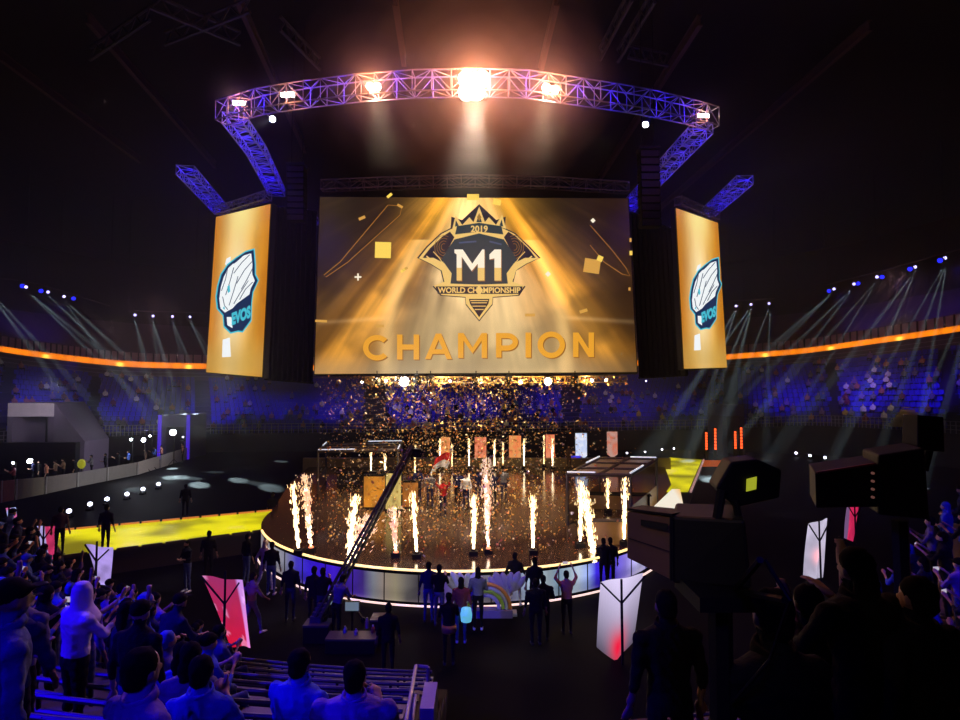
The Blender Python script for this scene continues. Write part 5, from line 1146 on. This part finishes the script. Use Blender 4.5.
def bench(k, x0, x1, side, lab):
    t = thing('bench', lab, 'bench', (x0, yf(x0), .35 + .38 * k), group='benches of the %s stand' % side); z, _ = tread(0, k); xs = np.linspace(x0, x1, 14); Y = lambda x, d: yf(x) - .9 * k - d
    b = MB()
    for x, x2 in zip(xs, xs[1:]): b.hexa([(x, Y(x, .62), z + .38), (x2, Y(x2, .62), z + .38), (x2, Y(x2, .30), z + .38), (x, Y(x, .30), z + .38)], [(x, Y(x, .62), z + .42), (x2, Y(x2, .62), z + .42), (x2, Y(x2, .30), z + .42), (x, Y(x, .30), z + .42)])
    b.build('seat_board', BEN, t)
    b = MB(); b.tube([(x, Y(x, .70), z + .72) for x in xs], .03, 6); b.build('back_rail', BEN, t); b = MB(); b.tube([(x, Y(x, .70), z + .56) for x in xs], .03, 6); b.build('back_rail', BEN, t)
    for x in xs[::2]: b = MB(); b.bar((x, Y(x, .68), z), (x, Y(x, .70), z + .74), .025, 5); b.bar((x, Y(x, .35), z), (x, Y(x, .35), z + .38), .02, 5); b.build('support', BLACK, t)
od = ['front', 'second', 'third', 'fourth', 'fifth', 'sixth', 'seventh', 'eighth', 'ninth', 'tenth', 'eleventh', 'twelfth']
for k in range(10): bench(k, -7.0 + .1 * k, -1.0, 'left-hand', 'long metal bench in the %s row of the left-hand stand, counted from the floor' % od[k])
for k in range(2, 9): bench(k, 3.0, 5.8, 'right-hand', 'long metal bench in the %s row of the right-hand stand, counted from the floor' % od[k])
# aisle hand rail
t = thing('handrail', 'pale metal handrail by the aisle at the bottom, right of the two seated people', 'handrail', (-.72, 7, 0)); HR = mat('white painted rail', (.42, .36, .38), .35, .3)
A_, B_, C_ = Vector((-.62, 7.0, 3.52)), Vector((-.72, 7.0, 3.52)), Vector((-.70, 5.0, 4.05)); A_ = at(428, 667, 7.0); B_ = at(416, 666, 7.0); C_ = at(406, 722, 5.6); D_ = at(424, 722, 5.9)
b = MB(); b.tube([A_, B_, C_], .022, 8); b.build('top_rail', HR, t); b = MB(); b.bar(A_, Vector((A_.x, A_.y, A_.z - .75)), .022, 8); b.build('post', HR, t)
b = MB(); b.bar(B_.lerp(C_, .55), B_.lerp(C_, .55) - Vector((0, 0, .9)), .022, 8); b.build('post', HR, t); b = MB(); b.bar(B_.lerp(C_, .0) - Vector((0, 0, .35)), C_ - Vector((0, 0, .45)), .018, 8); b.build('mid_rail', HR, t)
p = at(426, 712, 6.0); b = MB(); b.box(p + Vector((.03, 0, -.5)), (.14, .5, 1.35)); tag(b.build('rail_side_post', mat('grey white post board', (.30, .27, .29), .6)), 'grey white upright board just right of the handrail foot', 'board')
# ------------------------------------------------------------------ people on the arena floor and stage
def onfloor_p(px, fy, z=0.): return gd(px, fy, z)
FP = [ # px, feet y, pose, rz, top, bottom, hair, shoe, label
 (187, 592, 'folded', 2.6, 'black', 'denim', 'short', WSHOE, 'person in a dark top with white shoes, alone on the floor above the pink banner'),
 (208, 580, 'stand', .2, 'black', 'black', 'short', SHOE, 'dim person in black standing just below the yellow walkway'),
 (246, 584, 'stand', -.6, 'black', 'denim', 'short', SHOE, 'tall person in black standing left of the white-clad one at the stage corner'),
 (264, 592, 'walk', -.5, 'white', 'white', 'long', WSHOE, 'person in all white clothes with fair hair at the left stage corner'),
 (271, 595, 'stand', 0, 'black', 'denim', 'short', WSHOE, 'person in black top and white shoes right beside the white-clad one'),
 (290, 621, 'stand', .1, 'black', 'navy', 'short', SHOE, 'person in dark clothes standing alone between the stage corner and crane foot'),
 (313, 628, 'stand', -.2, 'black', 'black', 'short', SHOE, 'person in black at the left of the crane foot'),
 (322, 630, 'phone', .1, 'black', 'navy', 'short', SHOE, 'person in black and blue trousers working right at the crane foot'),
 (336, 640, 'bend', -.5, 'grey', 'black', 'short', SHOE, 'person bending over the crane weights'),
 (251, 636, 'walk', -.6, 'grey', 'denim', 'short', WSHOE, 'person in grey walking past the red edge of the pink banner'),
 (388, 678, 'stand', .1, 'black', 'black', 'short', SHOE, 'person in a black jacket right behind the benches, below the crane'),
 (428.5, 622, 'stand', 0, 'navy', 'denim', 'short', SHOE, 'person in a dark jacket at the left of the group before the stage'),
 (439, 626, 'phone', -.1, 'black', 'grey', 'short', SHOE, 'person in black second from the left in the group before the stage'),
 (461, 643, 'stand', 0, 'maroon', 'denim', 'long', WSHOE, 'long-haired person with a bright blue bag in the group before the stage'),
 (449, 665, 'bend', .1, 'black', 'black', 'short', SHOE, 'person in black with yellowish waist cloth, nearest of the group before the stage'),
 (478, 630, 'folded', 0, 'grey', 'black', 'long', WSHOE, 'person in grey with white shoes standing below the rainbow arch'),
 (515, 609, 'walk', -.4, 'black', 'white', 'short', WSHOE, 'person in white trousers walking below the violet wings'),
 (535, 616, 'stand', 0, 'black', 'black', 'short', SHOE, 'person in black close to the stage, right of the white trousers'),
 (536, 645, 'stand', .1, 'black', 'black', 'short', SHOE, 'large person in black standing in the middle of the dark floor'),
 (543.5, 640, 'folded', -.1, 'black', 'black', 'short', SHOE, 'person in black tight beside the large one on the dark floor'),
 (567, 634, 'overhead', .05, 'salmon', 'black', 'short', SHOE, 'person in a salmon shirt holding a phone overhead before the stage'),
 (604, 590, 'stand', -.1, 'black', 'black', 'short', SHOE, 'person in black by the stage front at the foot of the widest spark spray'),
 (611, 589, 'stand', .1, 'black', 'black', 'short', SHOE, 'person in black just right of the one beside the widest spark spray'),
 (185, 517, 'stand', .3, 'black', 'black', 'short', SHOE, 'distant person in black on the floor behind the yellow walkway'),
 (272, 528, 'stand', .0, 'black', 'navy', 'short', SHOE, 'person in dark clothes where the yellow walkway meets the stage'),
]
for px, fy, ps, rz, tp, bt, hr, sho, lb in FP:
    loc = onfloor_p(px, fy); person(loc, rz, ps, tp, bt, lb, hair=hr, shoe=sho, prop='phone' if ps in ('overhead',) else None, hairc=mat('fair hair', (.7, .62, .45), .5) if 'fair' in lb else None, wide=1.15 if 'large' in lb else 1.)
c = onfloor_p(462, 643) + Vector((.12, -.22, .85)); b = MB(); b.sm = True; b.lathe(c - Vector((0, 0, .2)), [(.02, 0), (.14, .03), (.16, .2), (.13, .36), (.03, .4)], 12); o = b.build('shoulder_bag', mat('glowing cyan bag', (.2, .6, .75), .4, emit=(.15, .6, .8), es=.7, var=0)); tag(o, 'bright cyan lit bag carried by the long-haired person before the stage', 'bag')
c = onfloor_p(449, 665) + Vector((0, -.02, .95)); b = MB(); b.sm = True; b.lathe(c - Vector((0, 0, .12)), [(.18, 0), (.19, .06), (.185, .16)], 14); o = b.build('waist_cloth', CM_['yellow']); tag(o, 'yellowish cloth tied round the waist of the nearest person in the group', 'cloth')
# on the walkway and on the stage
for px, fy, z, ps, rz, tp, bt, hr, lb in [(105, 553, .9, 'stand', 0., 'black', 'black', 'short', 'person in black silhouetted against the yellow walkway'),
    (59, 556, .9, 'stand', .3, 'brown', 'black', 'short', 'person at the far left end of the yellow walkway'),
    (443, 518, SZ, 'overhead', PI, 'red', 'navy', 'short', 'person in a bright red shirt waving a flag at the middle of the stage'),
    (430, 508, SZ, 'stand', PI, 'grey', 'navy', 'short', 'person in grey left of the red-shirted one on the stage'), (458, 506, SZ, 'onearm', PI + .3, 'navy', 'black', 'short', 'person with one arm up right of the red-shirted one on the stage'),
    (466, 510, SZ, 'stand', PI - .3, 'white', 'navy', 'short', 'person in a white shirt on the stage beside the raised arm'), (478, 503, SZ, 'overhead', PI, 'navy', 'navy', 'short', 'person with both arms up, fourth in the group on the stage'),
    (493, 507, SZ, 'stand', PI, 'navy', 'black', 'short', 'person in navy behind the tallest pale fountain'), (504, 502, SZ, 'onearm', PI + .2, 'grey', 'navy', 'short', 'person waving at the right of the group on the stage'),
    (418, 502, SZ, 'folded', PI, 'navy', 'navy', 'short', 'person with folded arms at the left of the group on the stage'), (569, 470, SZ, 'stand', PI, 'brown', 'brown', 'short', 'tan clothed person at the back of the stage left of the white pennant')]:
    person(onfloor_p(px, fy, z), rz, ps, tp, bt, lb, hair=hr)
# the waved flag: red over white, on a short pole
fpos = onfloor_p(443, 518, SZ) + Vector((0, -.15, 1.9)); t = thing('waved_flag', 'red and white flag waved above the red-shirted person', 'flag', tuple(fpos)); b = MB(); b.bar(fpos, fpos + Vector((.35, 0, 1.0)), .012); b.build('pole', STEEL, t)
for z0, z1, cnm, nm in ((.62, .95, 'red', 'red_stripe'), (.3, .62, 'white', 'white_stripe')):
    P = [[tuple(fpos + Vector((.1 + .33 * z - u * .75 + (.75 if False else 0), .08 * math.sin(u * 6), z + .12 * math.sin(u * 4) - .1 * u))) for u in np.linspace(0, 1, 10)] for z in np.linspace(z0, z1, 4)]; grid_mesh(nm, P, None, CM_[cnm], t)
# people behind the white barrier and along the pit
i = 0
for px, y0, Y, tp in ((47, 462, 39, 'salmon'), (56, 458, 40, 'brown'), (64, 457, 41, 'brown'), (40, 464, 40, 'black'), (34, 466, 40, 'navy'), (14, 468, 38, 'maroon'), (75, 456, 41, 'black'), (129, 452, 46, 'blue'), (119, 452, 45, 'black'), (146, 447, 47, 'brown'), (162, 444, 50, 'salmon'), (155, 446, 49, 'blue'), (183, 441, 52, 'salmon'), (106, 455, 44, 'black'), (92, 456, 43, 'grey')):
    p = at(px, y0, Y); p.z = max(0, p.z - 1.7); p.z = 0
    person(p, PI * .7, ['stand', 'folded', 'phone'][i % 3], tp, 'black', 'person in %s standing behind the white barrier, %s from its left end' % (CLN[tp] if False else tp + ' clothes', ['third', 'sixth', 'seventh', 'fourth', 'second', 'first', 'eighth', 'twelfth', 'eleventh', 'thirteenth', 'fifteenth', 'fourteenth', 'last', 'tenth', 'ninth'][i]), lod=1); i += 1
c = at(81.5, 464, 40); b = MB(); b.ball((c.x, c.y, c.z), (.3, .12, .34), 14, 9); t = thing('yellow_balloon', 'yellow green round sign standing behind the white barrier', 'sign', (c.x, c.y, 0)); b.build('disc', mat('yellow green disc', (.5, .5, .05), emit=srgb(150, 150, 14), es=.5, var=.3), t); b = MB(); b.bar((c.x, c.y, 0), (c.x, c.y, c.z), .03); b.build('pole', BLACK, t)
# ------------------------------------------------------------------ near crowd
def bound_l(px): return np.interp(px, [-60, 0, 30, 60, 110, 130, 160, 185, 215, 250], [500, 503, 515, 530, 552, 585, 600, 610, 612, 690])
crowdL = []
cols_ = ['navy', 'blue', 'black', 'black', 'denim', 'violet', 'navy', 'grey', 'blue', 'black']
random.seed(21)
def place_crowd(side):
    out = []
    for k in range(0, 11):
        x = 1.2 if side > 0 else -1.2
        lim = 15 if side < 0 else 13
        while abs(x) < lim:
            x += side * random.uniform(.52, .8); z, Y = tread(x, k); Y += random.uniform(-.08, .08)
            if Y < 2.2: continue
            hpx, hpy = proj((x, Y, z + 1.72)); fpx, fpy = proj((x, Y, z))
            if not (-25 < hpx < 985) or hpy > 735: continue
            sit = False
            if side < 0:
                if hpx > 238: continue
                if hpy < bound_l(hpx):
                    hpx2, hpy2 = proj((x, Y, z + 1.28)); sit = True
                    if hpy2 < bound_l(hpx2): continue
                if 45 < hpx < 118 and Y < 6.9 and hpy < 650:
                    hpx2, hpy2 = proj((x, Y, z + 1.28)); sit = True
                    if hpy2 < 655: continue
            else:
                if hpx < 700 and hpy < 610: continue
                lim_y = np.interp(hpx, [640, 700, 780, 830, 870, 900, 960], [640, 600, 575, 550, 525, 500, 478])
                if hpy < lim_y: 
                    hpx2, hpy2 = proj((x, Y, z + 1.28)); sit = True
                    if hpy2 < lim_y: continue
                if Y < 2.9 or (hpx < 770 and Y > 4.8) or (hpx < 850 and Y > 9): continue
                if hpx < 800 and Y < 4.6: continue
            out.append((k, x, Y, z, sit, hpx, hpy))
    return out
def crowd(side, nmside):
    L = place_crowd(side); cnt = {}
    for (k, x, Y, z, sit, hx, hy) in L:
        cnt[k] = cnt.get(k, 0) + 1; ps = random.choice(['sit', 'sit', 'sitclap']) if sit else random.choice(['stand', 'phone', 'phone', 'overhead', 'onearm', 'folded', 'stand', 'bend', 'phone'])
        tp = random.choice(cols_); lod = 0 if Y < 4.6 else 1
        words = {'sit': 'sitting', 'sitclap': 'clapping', 'stand': 'standing', 'phone': 'filming', 'overhead': 'arms raised', 'onearm': 'waving', 'folded': 'arms folded', 'bend': 'stooping'}[ps]
        lab = 'person in %s top, %s, %s stand row %s, place %d from the aisle' % (tp, words, nmside, od[k], cnt[k])
        if side < 0 and tp == 'black' and random.random() < .5: tp = 'blue'; lab = lab.replace('black top', 'blue top')
        person((x, Y, z), random.uniform(-.5, .5) + (-.35 if side < 0 else .35), ps, tp, random.choice(['black', 'navy', 'denim']), lab, group='crowd in the %s stand' % nmside, hair=random.choice(['short', 'short', 'long', 'cap']), hairc=CM_['blue'] if random.random() < .12 else None, lod=lod, scale=random.uniform(.93, 1.04), prop='phone' if ps == 'phone' and random.random() < .5 else None)
    return len(L)
nL = crowd(-1, 'left-hand'); nR = crowd(1, 'right-hand'); print('crowd', nL, nR)
# the hooded person in white and the two at the bottom
z, _ = tread(-4.6, 7); pp = at(77, 590, 6.3); person((pp.x, 6.3, pp.z - 1.70 * .97), -.55, 'phone', 'white', 'black', 'person in a pale headscarf and pale loose top, hands raised, amid the left-hand crowd', hair='hood', hairc=mat('pale headscarf', (.62, .6, .66), .8, bump=.3), lod=0, wide=1.2, scale=.97)
pp = at(298, 652, 4.6); person((pp.x, 4.6, pp.z - 1.32), -.35, 'sit', 'blue', 'navy', 'person in a blue shirt seen from behind, left of the two at the bottom', hair='short', lod=0, wide=1.12)
pp = at(354, 664, 4.25); person((pp.x, 4.25, pp.z - 1.32), .0, 'sitclap', 'violet', 'black', 'broad-shouldered person in a violet lit shirt, right of the two at the bottom', hair='short', lod=0, wide=1.3)
# camera operator and dark figures near on the right
pp = at(778, 600, 2.5); person((pp.x, 2.5, pp.z - 1.72), .15, 'folded', 'black', 'black', 'camera operator in black right behind the big broadcast camera', lod=0)
pp = at(668, 596, 4.4); person((pp.x, 4.4, pp.z - 1.72), .1, 'stand', 'black', 'black', 'person in black under the lens box of the big broadcast camera', lod=0, wide=1.1)
pp = at(862, 556, 3.3); person((pp.x, 3.3, pp.z - 1.72), .3, 'phone', 'black', 'black', 'large dark person filming in the right-hand stand, nearest to the frame corner', lod=0, wide=1.25, hair='long')
pp = at(812, 592, 3.6); person((pp.x, 3.6, pp.z - 1.72), .1, 'onearm', 'black', 'navy', 'dark person with one bare arm raised before the white banner stand', lod=0)
pp = at(925, 585, 3.2); person((pp.x, 3.2, pp.z - 1.72), .3, 'stand', 'black', 'black', 'dark person at the right edge beside the filming one', lod=0, wide=1.1)
# ------------------------------------------------------------------ far seats and far spectators
b = MB(); b.box((0, 0, .42), (.44, .4, .05)); b.box((0, .2, .64), (.44, .05, .42)); b.box((0, .05, .2), (.08, .1, .4)); SEAT = b.mesh('stadium_seat')
SEATM = mat('blue plastic seat', (.03, .02, .55), .5); SEAT.materials.append(SEATM)
sl = []
for k, (A, B) in enumerate(rowlines):
    M_ = (A * .45 + B * .55); L = np.concatenate([[0], np.cumsum(np.linalg.norm(np.diff(M_, axis=0), axis=1))]); s = .3
    while s < L[-1] - .3:
        i = np.searchsorted(L, s) - 1; u = (s - L[i]) / (L[i + 1] - L[i]); P = M_[i] * (1 - u) + M_[i + 1] * u; gap = (int(L[-1] * 0 + i) % 9 == 4)
        px, py = proj(P)
        if not gap and -10 < px < 970: o_ = OW[i]; sl.append((P[0], P[1], A[min(i, NR - 1), 2], math.atan2(o_[1], o_[0]) - PI / 2, k, px))
        s += .52
print('seats', len(sl))
sl.sort(key=lambda a: a[1] ** 2 + a[0] ** 2)
for j, (x, y, z, a, k, px) in enumerate(sl[:300]):
    o = bpy.data.objects.new('stadium_seat', SEAT); COL.objects.link(o); o.location = (x, y, z); o.rotation_euler = (0, 0, a)
    tag(o, 'blue plastic seat in the %s end of the far lower seats' % ('left-hand' if px < 480 else 'right-hand'), 'seat', 'far blue seats, %s end' % ('left-hand' if px < 480 else 'right-hand'))
sv = np.array([tuple(v.co) for v in SEAT.vertices]); sf = [tuple(p.vertices) for p in SEAT.polygons]; V = []; Fc = []
for (x, y, z, a, k, px) in sl[300:]:
    c_, s_n = math.cos(a), math.sin(a); n0 = len(V); V += [(x + c_ * v[0] - s_n * v[1], y + s_n * v[0] + c_ * v[1], z + v[2]) for v in sv]; Fc += [tuple(n0 + i for i in f) for f in sf]
me = bpy.data.meshes.new('seat_rows'); me.from_pydata(V, [], Fc); o = link_mesh('seat_rows', me, SEATM); tag(o, 'rows of blue seats filling the rest of the far lower tier', 'seats', kind='stuff')
# spectators
random.seed(5)
cand = []
for (x, y, z, a, k, px) in sl:
    dens = .10 + .30 * vnoise2(np.array(px / 45.), np.array(k / 3.), 4) ** 2
    dens *= 1.4 if 330 < px < 640 else 1.
    if random.random() < dens * .8: cand.append((x, y, z, a, px))
print('spectators', len(cand))
FARC = ['white', 'grey', 'salmon', 'maroon', 'blue', 'violet', 'black', 'brown', 'grey', 'black', 'yellow', 'white']
near = sorted(cand, key=lambda c: c[0] ** 2 + c[1] ** 2)
NIND = max(60, 296 - sum(1 for o in COL.objects if o.name.startswith('person')))
for j, (x, y, z, a, px) in enumerate(near[:NIND]):
    tp = random.choice(FARC); sec = 'left-hand' if px < 200 else ('right-hand' if px > 735 else 'middle'); stn = random.random() < .35
    o = person((x, y - (.0), z), a + PI, 'stand' if stn else 'sit', tp, random.choice(['black', 'denim']), 'tiny far spectator in a %s top %s in the %s lower seats' % (tp, 'standing' if stn else 'sitting', sec), group='far spectators, %s, %s top, %s' % (sec, tp, 'standing' if stn else 'sitting'), hair=None, lod=2)
far = near[NIND:]; me0, _ = hm_get('sit', 2); v0 = np.zeros(len(me0.vertices) * 3, np.float32); me0.vertices.foreach_get('co', v0); v0 = v0.reshape(-1, 3); f0 = [tuple(p.vertices) for p in me0.polygons]; mi0 = [p.material_index for p in me0.polygons]
V = []; Fc = []; MI = []
for (x, y, z, a, px) in far:
    a += PI; R_ = np.array([[math.cos(a), -math.sin(a), 0], [math.sin(a), math.cos(a), 0], [0, 0, 1]]); n0 = len(V); V += (v0 @ R_.T + np.array([x, y, z])).tolist(); Fc += [tuple(n0 + i for i in f) for f in f0]; cc = 2 + random.randrange(6); MI += [0 if m == 0 else (cc if m == 1 else 1) for m in mi0]
me = bpy.data.meshes.new('far_crowd'); me.from_pydata(V, [], Fc); me.polygons.foreach_set('material_index', MI) if MI else None
o = link_mesh('far_crowd', me, [SKIN[0], CM_['black'], CM_['white'], CM_['grey'], CM_['salmon'], CM_['blue'], CM_['violet'], CM_['maroon']]); tag(o, 'rest of the tiny crowd seated in the far lower seats', 'crowd', kind='stuff')
# lit stairs in the far right seats
t = thing('seat_stairs', 'yellow lit stairway climbing the far right-hand seats', 'stairs', tuple(at(897, 430, 52))); YS = mat('yellow lit step', (.5, .4, .12), .6)  # yellow light on the stairs put into the step colour
A, B = at(898, 427, 50.5), at(945, 366, 61.5); d_ = (B - A)
for i in range(26):
    p = A.lerp(B, (i + .5) / 26); b = MB(); b.box(p + Vector((0, 0, .05)), (1.5, .42, .32), -.45); b.build('step', YS, t)
# ================================================================== light and haze
hz = MB(); hz.box((0, 40, 14.4), (170, 110, 29))
hm = bpy.data.materials.new('stage haze'); hm.use_nodes = True; nt = hm.node_tree; nt.nodes.clear()
o_ = nt.nodes.new('ShaderNodeOutputMaterial'); v_ = nt.nodes.new('ShaderNodeVolumeScatter'); v_.inputs['Density'].default_value = .00042; v_.inputs['Anisotropy'].default_value = .2
v_.inputs['Color'].default_value = (.95, .95, 1, 1)
nt.links.new(v_.outputs[0], o_.inputs['Volume'])
tag(hz.build('haze', hm), 'thin stage haze filling the whole hall', 'haze', kind='stuff')
# warm floods on the truss
for px, py, Y, e in ((373.5, 86.5, 21.4, 900), (474, 84, 20.9, 3600), (550.5, 89, 21.2, 1100), (239, 103, 23.2, 110), (288, 94.5, 22.0, 140), (703.5, 115.5, 23.6, 90)):
    point('flood light', at(px, py, Y - .5), e * .7, (1, .30, .12), .12)
def halo_shell(c, r, dens, lab, name='halo', col=(1, 1, 1)):
    b = MB(); b.ball((0, 0, 0), r, 20, 12); me = b.mesh(name); m = bpy.data.materials.new('smoke %s' % lab[:30]); m.use_nodes = True; nt = m.node_tree; nt.nodes.clear()
    o = nt.nodes.new('ShaderNodeOutputMaterial'); v = nt.nodes.new('ShaderNodeVolumeScatter'); v.inputs['Density'].default_value = dens; v.inputs['Color'].default_value = (*col, 1); nt.links.new(v.outputs[0], o.inputs['Volume'])
    ob = link_mesh(name, me, m); ob.location = c; return tag(ob, lab, 'halo', kind='stuff')
for px, py, k, w_ in ((373.5, 86.5, .62, 'the floodlight right of the bar lamps'), (474, 84, 1.0, 'the biggest floodlight'), (550.5, 89, .66, 'the floodlight near the right half of the truss'), (239, 103, .3, 'the first bar lamp'), (288, 94.5, .35, 'the second bar lamp'), (703.5, 115.5, .25, 'the small right bar lamp')):
    c = at(px, py, 20.9 if k > .5 else 22.6)
    for r, d in ((.7, .014), (1.15, .010), (1.7, .0075), (2.35, .005), (3.1, .0035), (4.0, .0022), (5.0, .0013)): halo_shell(c, r * k, d / (k ** .5), 'glowing smoke hanging around ' + w_)  # nested volumes added to give each lamp its glow halo
# the floods' beams onto the stage
spot('stage flood beam', at(474, 84, 21.0), (SX, 28, SZ), 32000, (1, .80, .58), R(46), .7, .3)
spot('stage flood beam', at(373, 86, 21.4), (SX - 1, 30, SZ), 6500, (1, .74, .5), R(40), .8, .3)
spot('stage flood beam', at(550, 89, 21.2), (SX + 1, 30, SZ), 6500, (1, .74, .5), R(40), .7, .3)
spot('white truss spot', at(272.5, 119, 22.5), (-15, 23, 15), 2500, (.7, .75, 1), R(22), .5, .05)
spot('white truss spot', at(645.5, 124.5, 22.5), (14, 22, 14.5), 2500, (.7, .75, 1), R(22), .5, .05)
# blue lamps inside the side trusses
BLU = (.03, .01, 1)
for C, n in ((LTC, 5), (RTC, 5), (LO, 3), (RO, 3), (LB, 1), (RBk, 1)):
    for i in range(n):
        p = C[int((i + .5) / n * (len(C) - 1))]; point('truss lamp', p + Vector((0, 0, -.05)), 48, BLU, .12)
for i in range(12):
    p = FTC[int((i + .5) / 12 * (len(FTC) - 1))]; point('truss lamp', p + Vector((0, 0, 0)), 60, (.04, .015, 1), .1)
# moving heads on the rails: narrow beams of each, aimed at the dark floor
BT = {-14: [(20, 330), (42, 345)], 26: [(75, 335), (95, 345)], 48: [(110, 352)], 64: [(98, 345), (128, 356)], 135: [(144, 356), (152, 375)], 153: [(166, 418), (176, 400), (186, 420)], 172.5: [(196, 412), (206, 400)], 190: [(212, 352), (216, 372)],
      736: [(668, 430), (700, 420)], 751: [(690, 452), (652, 440), (722, 430)], 769: [(768, 348), (752, 350)], 834: [(765, 350), (778, 345)], 854: [(785, 352), (806, 348)], 877: [(818, 345), (842, 335)], 915: [(868, 330), (890, 325)], 945: [(905, 330), (922, 325), (935, 322)], 985: [(960, 310), (968, 312)]}
MHY = {round(m[0], 1): m[1] for m in mhs}
for (c, s, px) in MH:
    for j, (tx, ty) in enumerate(BT[px]):
        py = MHY[px]; k = (478 - py) / (ty - py); yy = 478 + random.uniform(-18, 14); k = (yy - py) / (ty - py); q = gd(px + (tx - px) * k, yy, 0)
        spot('rail beam', c + (q - c).normalized() * .35 + Vector((0, -.25, -.2)), q, {'l': 300000, 'r': 260000, 'f': 200000}[s] * (1.8 if 730 < px < 760 else 1), (.60, .80, .86), R(2.2), .7, .04)
hb_ = [((-36, 48, 12.5), (54, 46, 18.8), 'denser haze box added to show the left-hand rail beams'), ((36, 48, 11), (54, 46, 21.8), 'denser haze box added to show the right-hand rail beams')]
for c, d, lab in hb_:  # denser haze put in where the rail beams run, so they show
    b = MB(); b.box(c, d); m = bpy.data.materials.new(lab); m.use_nodes = True; nt = m.node_tree; nt.nodes.clear(); o = nt.nodes.new('ShaderNodeOutputMaterial'); v = nt.nodes.new('ShaderNodeVolumeScatter'); v.inputs['Density'].default_value = .005; nt.links.new(v.outputs[0], o.inputs['Volume'])
    tag(b.build('haze', m), lab, 'haze', kind='stuff')
# blue wash on the far seats, from under the balcony front
for i, px in enumerate((-60, 60, 135, 215, 262, 330, 400, 480, 560, 640, 700, 790, 850, 915, 985)):
    j = int(np.argmin(np.abs(np.array([proj(p)[0] for p in WT]) - px))); o = Vector(OW[j]); p = Vector(WT[j]) - o * 3.0; p.z = 9.5; q = Vector(WT[j]) + o * 6; q.z = WT[j][2] + 2
    spot('seat wash', p, q, [1200, 1900, 1500, 3000, 1300, 1500, 1900, 1500, 1700, 900, 700, 1900, 2300, 1900, 1200][i], (.10, .03, 1), R([70, 60, 40, 55, 42, 50, 60, 45, 55, 50, 40, 52, 56, 52, 60][i]), 1, .4)
for x, y, e in ((-10, 50, 2200), (14, 50, 2200), (-30, 44, 1400), (34, 44, 1900)): spot('spectator fill', (x, y, 13), (x * 1.15, y + 18, 5), e, (1, .66, .55), R(55), 1, .4)  # added warm fill so the far spectators show
spot('balcony wash', (-26, 46, 14), (-44, 70, 11.5), 2000, (.95, .5, .55), R(50), 1, .4); spot('balcony wash', (30, 40, 15), (44, 60, 12.5), 2000, (.95, .5, .55), R(50), 1, .4)
for px in (60, 840, 900, 955):
    j = int(np.argmin(np.abs(np.array([proj(p)[0] for p in RB]) - px))); o = Vector(OR[j]); p = Vector(RB[j]) - o * 1 + Vector((0, 0, 6)); q = Vector(RB[j]) + o * 8 + Vector((0, 0, 4)); spot('upper seat wash', p, q, 900, (.12, .05, 1), R(70), 1, .3)
# blue wash on the near crowd
spot('crowd wash', (-15, 3, 12), (-6, 8, 4), 11000, (.012, .0, 1), R(62), .6, .5)
spot('crowd wash', (-4, 15, 12), (-5, 6, 4), 2200, (.28, .12, 1), R(52), .6, .5)
spot('crowd wash', (-1, -3, 11), (-2.2, 5, 4), 1200, (.02, .004, 1), R(50), .6, .5)
spot('crowd wash', (16, 6, 12), (10, 10, 3), 7000, (.02, .004, 1), R(46), .6, .5)
# lamps on the floor, on stands and under the screen, then added fill spots
for p in BLP[:4]: point('work lamp light', p + Vector((0, -.6, 0)), 110, (.9, .92, 1), .2)
for p in FLP[:11]: spot('floor lamp beam', p + Vector((0, -.1, .25)), p + Vector((0, 1.5, 8)), 300, (.7, .7, 1), R(14), .6, .05)
point('lamp glow', UNP[0] + Vector((0, -.6, 0)), 260, (.95, .9, .85), .2); point('lamp glow', UNP[1] + Vector((0, -.5, 0)), 260, (1, .6, .15), .2)
for px in (380, 440, 480, 520, 590): point('lamp glow', at(px, 381, 29.3), 140, (1, .6, .22), .1)
spot('camera side fill', (-1.5, .5, 8.2), at(652, 540, 2.8), 75, (1, .7, .4), R(24), 1, .1)  # unseen spot added to warm the near camera's lens box
spot('prop fill', (1, 5, 9), (.2, 17.5, .9), 1500, (1, .97, .95), R(13), .8, .2)  # spot added to lift the white wings out of the dark
spot('barrier fill', (-14, 36, 9), (-28, 42, .5), 5200, (1, .95, .9), R(48), 1, .3)  # no fixture here, put in to brighten the barrier
spot('booth fill', (3, 18, 10), (6.3, 26.5, 3), 900, (1, .85, .7), R(35), 1, .3); spot('booth fill', (-4, 24, 9), (-7, 33, 3), 500, (1, .85, .7), R(30), 1, .3)  # two added spots that brighten the dark booths
spot('portal fill', at(60, 380, 34), at(30, 405, 46), 4500, (.9, .8, 1), R(24), 1, .2)  # added spot, brightens the left portal's lintel
# pools of light on the black floor
random.seed(9)
for px, py in ((205, 476), (250, 468), (225, 492), (185, 502), (270, 480), (150, 512), (120, 520), (300, 474), (240, 460), (520, 658), (408, 602), (146, 562), (172, 580), (150, 595), (775, 488), (830, 480), (760, 505), (905, 500), (790, 515), (262, 622), (735, 470), (745, 492), (620, 625)):
    p = gd(px, py, 0); sgn = -1 if px < 480 else 1
    spot('floor pool', (p.x + sgn * 9 + (0 if py < 540 else sgn * -14), p.y + random.uniform(-2, 5), 12), p, 13000 if py < 530 else 9000, (.85, .92, 1), R(5 if py < 530 else 6), 1, .9)
